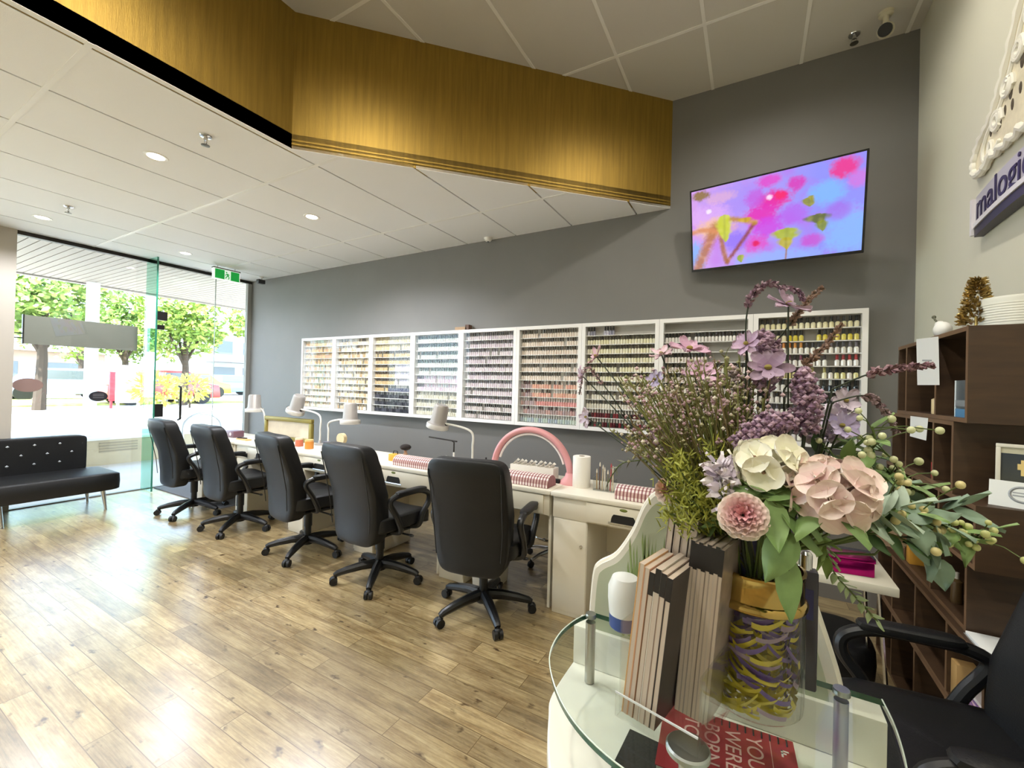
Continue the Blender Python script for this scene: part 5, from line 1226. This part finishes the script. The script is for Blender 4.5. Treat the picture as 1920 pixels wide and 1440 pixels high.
# -- heather and grassy bunch
t = flower('heather_bunch', 'fan of fine grassy heather with tiny pale buds', 'dried flowers'); stm = MB(); bud = MB(); tips = []
for i in range(190):
    u = rnd.random(); px = 1165+u*260+rnd.gauss(0, 12); py = 690+abs(u-.75)*70+rnd.uniform(-30, 110); Y = .80+rnd.uniform(-.08, .10); h = bpt(px, py, Y)
    b = Vector((JX, JY, JZ+.20))+Vector((rnd.uniform(-.05, .01), rnd.uniform(-.03, .03), 0)); m = b*.5+h*.5+Vector((-.004, 0, .022))
    P = spline([b, m, h], 5); stm.col = mixc(C('#6f7a38'), C('#7d6a48'), rnd.random()); stm.tube(P, .0011, 4)
    for j in range(rnd.randint(4, 9)):
        p = P[-1]*(1-j*.0)+(P[-3]-P[-1])*rnd.random()+Vector((rnd.gauss(0, .010), rnd.gauss(0, .010), rnd.gauss(0, .012)))
        bud.col = C(rnd.choice(['#c9adb0', '#b8949e', '#cfc4b4', '#9a9470', '#85805a', '#a5858e', '#8a8a60'])); bud.octa(p, rnd.uniform(.0018, .0042))
    for j in range(7):
        q = P[rnd.randint(2, len(P)-1)]; d = Vector((rnd.gauss(0, .6), rnd.gauss(0, .6), 1)).normalized(); stm.petal(TM(q, frame(d, rnd.uniform(0, 6))), rnd.uniform(.012, .028), .0025, 0, .2, .5, 0, 2, 2)
tag(stm.build('stems', attr_mat('floret colours', .75), t), kind='stuff'); tag(bud.build('buds', attr_mat('floret colours', .75), t, smooth=False), kind='stuff'); place_origin(t, bpt(1340, 950, .80))
t = flower('moss_filler', 'bright lime needle filler above the leaflet rack', 'foliage'); mb = MB(); st_ = MB()
for i in range(46):
    h = bpt(rnd.uniform(1240, 1375), rnd.uniform(835, 990), .73+rnd.uniform(-.05, .06)); b = Vector((JX-.02, JY, JZ+.20)); P = spline([b, b*.4+h*.6+Vector((0, 0, .012)), h], 5); st_.tube(P, .0012, 4)
    for j in range(46):
        q = P[rnd.randint(5, len(P)-1)]+Vector((rnd.gauss(0, .007), rnd.gauss(0, .007), rnd.gauss(0, .009))); d = Vector((rnd.gauss(-.2, .7), rnd.gauss(-.2, .7), rnd.gauss(.7, .5))).normalized()
        mb.petal(TM(q, frame(d, rnd.uniform(0, 6))), rnd.uniform(.010, .022), .0036, 0, .2, .5, 0, 2, 2)
mb.build('needles', lime, t); st_.build('stems', stem_g, t); place_origin(t, bpt(1310, 930, .76))
# -- berries
def berry_branch(pts, Y, n, r, label, cols='#cdd0a2', jit=.022):
    t = flower('berry_branch', label, 'berries', 'pale berry branches in the bouquet'); P = spline([bpt(x, y, Y) for x, y in pts], 10); stem_from(P[0], .0018, 0, stem_g, t); st_ = MB(); st_.tube(P, .0016, 5); bm_ = mat('berry cream '+cols, cols, .35, coat=.2); lf = MB()
    for i in range(n):
        p = P[min(len(P)-1, 3+int((len(P)-4)*(i+.5)/n))]; q = p+Vector((rnd.gauss(0, jit), rnd.gauss(-.01, jit*.7), rnd.gauss(.006, jit)))
        st_.tube([p, (p+q)/2+Vector((0, 0, .004)), q], .0008, 4); bo = MB().ball((0, 0, 0), r*rnd.uniform(.75, 1.15), 10, 7).build('berry', bm_, t); bo.location = q
        if i % 3 == 0: lf.petal(TM(p, frame((rnd.gauss(0, 1), rnd.gauss(-.5, .6), rnd.gauss(.1, .6)), rnd.uniform(-.6, .6))), .045, .018, -.2, -.2, .7, 0, 4, 4)
    st_.build('twig', stem_g, t); lf.build('leaf', leaf_g, t); place_origin(t, P[0])
berry_branch([(1560, 880), (1605, 855), (1640, 835), (1635, 800)], .78, 28, .0050, 'cream berry branch rising before the last polish cabinet')
berry_branch([(1600, 890), (1640, 880), (1675, 890), (1725, 925)], .80, 26, .0050, 'cream berry branch level with the pink hydrangea')
berry_branch([(1600, 950), (1660, 945), (1700, 975), (1725, 960)], .76, 28, .0050, 'yellowish berry branch over the grey leaves', '#cfc28a')
berry_branch([(1690, 985), (1760, 985), (1815, 1000), (1860, 1022)], .80, 28, .0046, 'green bud branch reaching furthest to the shelves', '#c9cc8a', .012)
# -- leaves
def leafy(pts, Y, n, L, W, label, m, name='eucalyptus_branch', droop=-.2, cat='foliage', st=True):
    t = flower(name, label, cat, 'leafy branches in the bouquet'); P = spline([bpt(x, y, Y) for x, y in pts], 10)
    if st: stem_from(P[0], .002, 0, stem_g, t)
    MB().tube(P, .0013, 5).build('twig', stem_g, t); mb = MB()
    for i in range(n):
        j = int((len(P)-1)*(i+.6)/n); p = P[j]; tg = (P[min(j+1, len(P)-1)]-P[max(j-1, 0)]).normalized(); sd = Vector((tg.z, -.5, -tg.x))*(1 if i % 2 else -1)
        d = (tg*.8+sd*.8+Vector((0, -.15, droop))).normalized() if i < n-1 else tg
        mb.petal(TM(p, frame(d, rnd.uniform(-.7, .7))), L*rnd.uniform(.8, 1.15), W*rnd.uniform(.85, 1.1), -.2, -.15, .75, 0, 5, 6)
    mb.build('leaf', m, t, angle=180); place_origin(t, P[0])
leafy([(1570, 960), (1650, 940), (1720, 965), (1775, 985)], .76, 9, .038, .029, 'grey green eucalyptus branch towards the shelves', euc)
leafy([(1600, 975), (1680, 985), (1740, 1010), (1760, 1055)], .78, 7, .040, .029, 'grey eucalyptus sprig hanging towards the dark shelf', euc)
leafy([(1650, 930), (1720, 950), (1775, 955), (1800, 945)], .82, 7, .045, .028, 'pale eucalyptus tip before the photo frame shelf', euc)
leafy([(1600, 1005), (1660, 1000), (1700, 1015)], .74, 6, .034, .02, 'dark leafy sprig under the berries', leaf_d)
leafy([(1530, 850), (1550, 840), (1600, 845), (1640, 870)], .82, 6, .040, .02, 'dark green sprig behind the pink hydrangea', leaf_d)
leafy([(1430, 935), (1450, 940), (1480, 990), (1478, 1070)], .68, 5, .070, .042, 'broad green leaf hanging down over the jar collar', leaf_g, 'leaf_sprig', -.7)
leafy([(1390, 900), (1420, 925), (1440, 930)], .69, 5, .055, .034, 'fresh green leaves under the cream hydrangea', leaf_g, 'leaf_sprig')
leafy([(1450, 905), (1470, 920), (1485, 935)], .70, 4, .06, .036, 'fresh green leaves between both large hydrangeas', leaf_g, 'leaf_sprig')
leafy([(1540, 990), (1548, 1030), (1565, 1075), (1600, 1115), (1645, 1165)], .80, 26, .016, .009, 'thin pale green vine trailing down beside the jar', mat('vine green', '#a3b589', .55), 'vine', 0)
leafy([(1340, 880), (1270, 850), (1210, 862), (1165, 870), (1140, 905)], .86, 22, .016, .004, 'wiry grey needle sprig reaching over the nearest desk', mat('needle grey', '#7c8070', .6), 'vine', 0)
leafy([(1530, 1000), (1545, 1020), (1550, 1045)], .78, 8, .030, .017, 'small bright green leaves at the jar neck', mat('leaf bright', '#8fa860', .5), 'leaf_sprig')
leafy([(1640, 1040), (1680, 1000), (1695, 995)], .80, 4, .034, .024, 'dark ivy leaves beside the small dusty hydrangea', leaf_d, 'leaf_sprig')

leafy([(1590, 930), (1660, 915), (1700, 935)], .80, 8, .036, .027, 'dusty green sprig between berries and pink hydrangea', euc)
leafy([(1620, 1000), (1690, 975), (1730, 990), (1745, 1010)], .74, 6, .034, .024, 'sage leaves at the front beneath the berry branches', euc)
leafy([(1610, 970), (1650, 965), (1690, 950)], .72, 8, .036, .026, 'pale sage sprig touching the big pink hydrangea', mat('sage pale', '#a9bba8', .55, vary=.15, scale=30))
leafy([(1580, 860), (1620, 850), (1650, 880), (1670, 900)], .86, 8, .034, .018, 'deep green sprig among the upper berries', leaf_d)
leafy([(1370, 930), (1360, 960), (1340, 985)], .74, 5, .04, .022, 'soft green leaves behind the ruffled carnation', leaf_g, 'leaf_sprig')
# ================================================================== the street outside
pave = mat('pale paving', '#c8c2b8', .7, vary=.06, scale=2); road = mat('sunlit concrete', '#b9b4aa', .8, vary=.05, scale=.5)
struct(MB().box(-9.32, XS-.06, -2, 9, -.3, -.015).build('pavement', pave, smooth=False))
struct(MB().box(-80, -9.32, -40, 60, -.3, .37).build('ground', road, smooth=False))
tan = mat('tan render', '#b3a283', .7, vary=.1, scale=3)
t = thing('planter_wall', 'low tan kerb wall across the pavement outside', 'low wall', (-9.3, 2.5, 0))
MB().box(-.12, .0, -4, 6, -.015, .40).build('wall', tan, t, smooth=False)
MB().box(-.25, .02, -4, 6, .40, .44).build('coping', mat('coping white', '#ded9ce', .7), t, smooth=False)
vt = mat('vent slats', '#8f8168', .6)
mb = MB()
for i in range(4): mb.box(.0, .008, .25, .75, .20+.045*i, .225+.045*i)
mb.build('vent', vt, t, smooth=False)
# canopy over the pavement with slatted soffit
t = thing('canopy', 'pale slatted canopy over the pavement outside the glass', 'canopy', (XS, 2.5, 3.02)); sl = mat('soffit slat', '#a0968d', .6); gp_ = mat('soffit gap', '#8a7c70', .8)
MB().box(-3.0, -.05, -5, 5, .05, .40).build('deck', gp_, t, smooth=False)
mb = MB(); y = -5
while y < 5: mb.box(-2.95, -.05, y, y+.083, .0, .05); y += .095
mb.build('slats', sl, t, smooth=False)
MB().box(-3.08, -2.95, -5, 5, -.02, .45).build('fascia', mat('fascia grey', '#857d78', .5), t, smooth=False)
p = at(172, 640, X=-9.7)
t = thing('canopy_post', 'white round post at the outer edge of the canopy', 'post', (-9.7, p.y, .37))
MB().lathe([(.085, 0), (.085, 2.66)], 18).build('shaft', mat('post white', '#e6e6ea', .4), t)
MB().lathe([(.13, 0), (.13, .02), (.09, .03)], 18).build('base_plate', steel, t)
# trees
bark = mat('tree bark', '#3f342a', .9); 
def tree(px, X, ztop, zc, R, label, cols, n=1500, trunk=True):
    c = at(px, 700, X=X); t = thing('street_tree', label, 'tree', (X, c.y, .37), 0, 'trees across the street'); mb = MB()
    cl = [(Vector((rnd.gauss(0, R*.42), rnd.gauss(0, R*.5), rnd.uniform(-.5, .5)*(ztop-zc)*1.0)), R*rnd.uniform(.3, .5)) for _ in range(16)]
    for i in range(n):
        o_, r = rnd.choice(cl); d = Vector((rnd.gauss(0, 1), rnd.gauss(0, 1), rnd.gauss(0, 1))).normalized()
        p = Vector((0, 0, zc-.37))+o_+d*r*rnd.uniform(.5, 1); mb.col = mixc(C(rnd.choice(cols)), C('#b9cc78'), rnd.uniform(0, .3))
        mb.petal(TM(p, frame((rnd.gauss(0, 1), rnd.gauss(0, 1), rnd.gauss(0, .6)), rnd.uniform(0, 6))), rnd.uniform(.13, .26), .13, .1, -.1, .7, 0, 2, 2)
    mb.build('foliage', attr_mat('leaf colours', .7), t, smooth=False)
    mb = MB(); mb.tube([(0, 0, 0), (.05, .03, zc*.4), (0, 0, zc-.3)], [.16, .12, .06], 8)
    for k in range(4): a = k*1.6; mb.tube([(0, 0, zc*.45), (math.cos(a)*R*.3, math.sin(a)*R*.35, zc*.8)], [.07, .03], 6)
    mb.build('trunk', bark, t)
gr = ['#5c7a30', '#73943c', '#4c6a28', '#8fa850']
tree(75, -19, 5.6, 3.9, 2.0, 'broad green tree seen beside the pillar', gr, 3600)
tree(232, -24, 6.0, 3.9, 1.9, 'green tree just right of the white canopy post', gr, 3400)
tree(345, -20, 5.2, 3.6, 1.7, 'yellow green tree seen through the glass door', ['#6f8a28', '#8aa040', '#5d7e28'], 3200)
tree(150, -32, 6.0, 4.0, 2.4, 'dim green tree further back, behind the sign board', gr, 1800)
# verge, hedge, buildings, street things
verge = MB().box(-27, -21, -6, 20, .37, .42).build('verge', mat('verge grass', '#aab060', .9, vary=.2, scale=3), smooth=False)
struct(verge)
t = thing('apartment_building', 'white building with dark windows right of the trees', 'building', (-38, 21.0, .37))
wb = mat('building white', '#b4b6ba', .7); wd_ = mat('building window', '#5d666e', .2)
MB().box(-3, 3, -5, 9, 0, 4.6).build('wall', wb, t, smooth=False)
MB().box(-3.3, 3.6, -5.2, 9.2, 4.6, 4.9).build('roof', wb, t, smooth=False)
MB().box(3, 4.6, -5, 9, 2.35, 2.6).build('awning', mat('building awning', '#6d7078', .5), t, smooth=False)
for i in range(6):
    y = -4.4+2.1*i; MB().box(2.96, 3.03, y, y+1.3, 3.0, 4.0).build('window', wd_, t, smooth=False)
    MB().box(2.96, 3.03, y, y+1.5, .3, 2.0).build('window', wd_, t, smooth=False)
t = thing('brick_house', 'low brownish house behind the trees near the pillar', 'building', (-43, 7.0, .37))
MB().box(-3, 3, -4.5, 5, 0, 2.6).build('wall', mat('house brown', '#9c8a7c', .8), t, smooth=False)
MB().add([(3.6, -5, 2.6), (3.6, 5.5, 2.6), (-3.6, 5.5, 2.6), (-3.6, -5, 2.6), (0, -5, 4.2), (0, 5.5, 4.2)], [(0, 1, 5, 4), (2, 3, 4, 5), (0, 4, 3), (1, 2, 5), (0, 3, 2, 1)]).build('roof', mat('house roof', '#8a8580', .8), t, smooth=False)
for i in range(3): MB().box(2.97, 3.03, -3.6+2.9*i, -2.0+2.9*i, .6, 1.9).build('window', wd_, t, smooth=False)
for px, X, col, w, h, nm, lb in [(214, -19, '#c8323c', .28, 1.25, 'letter_box', 'slim red box standing on the far pavement'), (240, -17.5, '#efece8', .62, 1.45, 'notice_board', 'white notice board beside the red box outside')]:
    b = at(px, 760, X=X); t = thing(nm, lb, 'street furniture', (X, b.y, .37)); m_ = mat('street '+col, col, .5)
    MB().box(-.06, .06, -w/2, w/2, .25, h).build('panel', m_, t, bevel=.01)
    MB().box(-.04, .04, -w/2+.03, -w/2+.08, 0, .26).build('leg', m_, t, smooth=False); MB().box(-.04, .04, w/2-.08, w/2-.03, 0, .26).build('leg', m_, t, smooth=False)
for px, X, col, lb in [(300, -21.5, '#b8443c', 'red parked car seen past the glass fin'), (352, -28, '#c9b23c', 'yellow parked car beyond the glass door'), (428, -31.5, '#5d8a94', 'blue green parked car before the white building'), (110, -27, '#8fa0bc', 'pale blue parked car beside the white canopy post')]:
    b = at(px, 735, X=X); t = thing('car', lb, 'car', (X, b.y, .37), PI/2, 'cars parked across the street'); m_ = mat('car '+col, col, .3, coat=.4)
    P = [(-1.9, .25), (-1.9, .75), (-1.3, .88), (-.8, 1.38), (.7, 1.40), (1.3, .92), (1.9, .80), (1.95, .25)]
    mb = MB(); mb.T = Matrix(((1, 0, 0, 0), (0, 0, 1, 0), (0, 1, 0, 0), (0, 0, 0, 1))); mb.prism(P, -.8, .8); mb.build('body', m_, t, bevel=.05)
    for s in (-1, 1): MB().box(-.75, .75, s*.80, s*.81, .93, 1.3).build('window', wd_, t, smooth=False)
    for x in (-1.2, 1.2):
        for s in (-1, 1): MB().cyl((x, s*.65, .32), (x, s*.83, .32), .32, n=18).build('wheel', rubber, t)
# hedge of flowers by the door: yellow shrubs
for i, (px, X, col, lb) in enumerate([(292, -15, '#c9b84a', 'yellow flowering shrub seen by the glass fin'), (357, -18, '#d0be54', 'yellow flowering shrub beyond the door handle')]):
    b = at(px, 715, X=X); t = thing('shrub', lb, 'shrub', (X, b.y, .37)); mb = MB()
    for k in range(320):
        d = Vector((rnd.gauss(0, 1), rnd.gauss(0, 1), rnd.gauss(0, 1))).normalized(); mb.col = mixc(C(col), C('#7f9a44'), rnd.random()*.8)
        mb.petal(TM(Vector((0, 0, .75))+Vector((d.x*.5, d.y*.6, d.z*.45))*rnd.uniform(.6, 1), frame(d, rnd.uniform(0, 6))), .16, .1, .1, 0, .7, 0, 2, 2)
    mb.build('foliage', attr_mat('leaf colours', .7), t, smooth=False); MB().cyl((0, 0, 0), (0, 0, .5), .03, n=6).build('stem', bark, t)
# bicycle rail by the door
b = at(395, 830, X=-8.2)
t = thing('bike_rack', 'pale metal hoop standing on the pavement outside the door', 'bike rack', (-8.2, 3.75, -.015))
MB().tube([(0, -.3, 0)]+[(0, -.3*math.cos(PI*i/12), .62+.25*math.sin(PI*i/12)) for i in range(13)]+[(0, .3, 0)], .025, 10).build('hoop', mat('rack grey', '#b9b9b9', .4, metal=.4), t)

# ------------------------------------------------------------------ sky, sun, exposure
w = bpy.data.worlds.new('sky'); SC.world = w; w.use_nodes = True; nt = w.node_tree; bg = nt.nodes['Background']
sk = nt.nodes.new('ShaderNodeTexSky'); sk.sky_type = 'HOSEK_WILKIE'; sk.turbidity = 3.2; sk.ground_albedo = .5
sd = Vector((.30, -.55, .78)).normalized(); sk.sun_direction = sd
hs = nt.nodes.new('ShaderNodeHueSaturation'); hs.inputs['Saturation'].default_value = .75; nt.links.new(sk.outputs[0], hs.inputs['Color'])
nt.links.new(hs.outputs[0], bg.inputs['Color']); bg.inputs['Strength'].default_value = SKY
ld = bpy.data.lights.new('sun', 'SUN'); ld.energy = SUN; ld.angle = .02; ld.color = (1, .96, .9)
so = bpy.data.objects.new('sun', ld); COL.objects.link(so); so.rotation_euler = sd.to_track_quat('Z', 'Y').to_euler()
SC.view_settings.view_transform = 'Standard'; SC.view_settings.look = 'None'; SC.view_settings.gamma = 1; SC.view_settings.use_curve_mapping = False
SC.view_settings.exposure = EXPO
SC.cycles.max_bounces = 10; SC.cycles.transparent_max_bounces = 24; SC.cycles.caustics_reflective = False; SC.cycles.caustics_refractive = False; SC.cycles.sample_clamp_indirect = 6
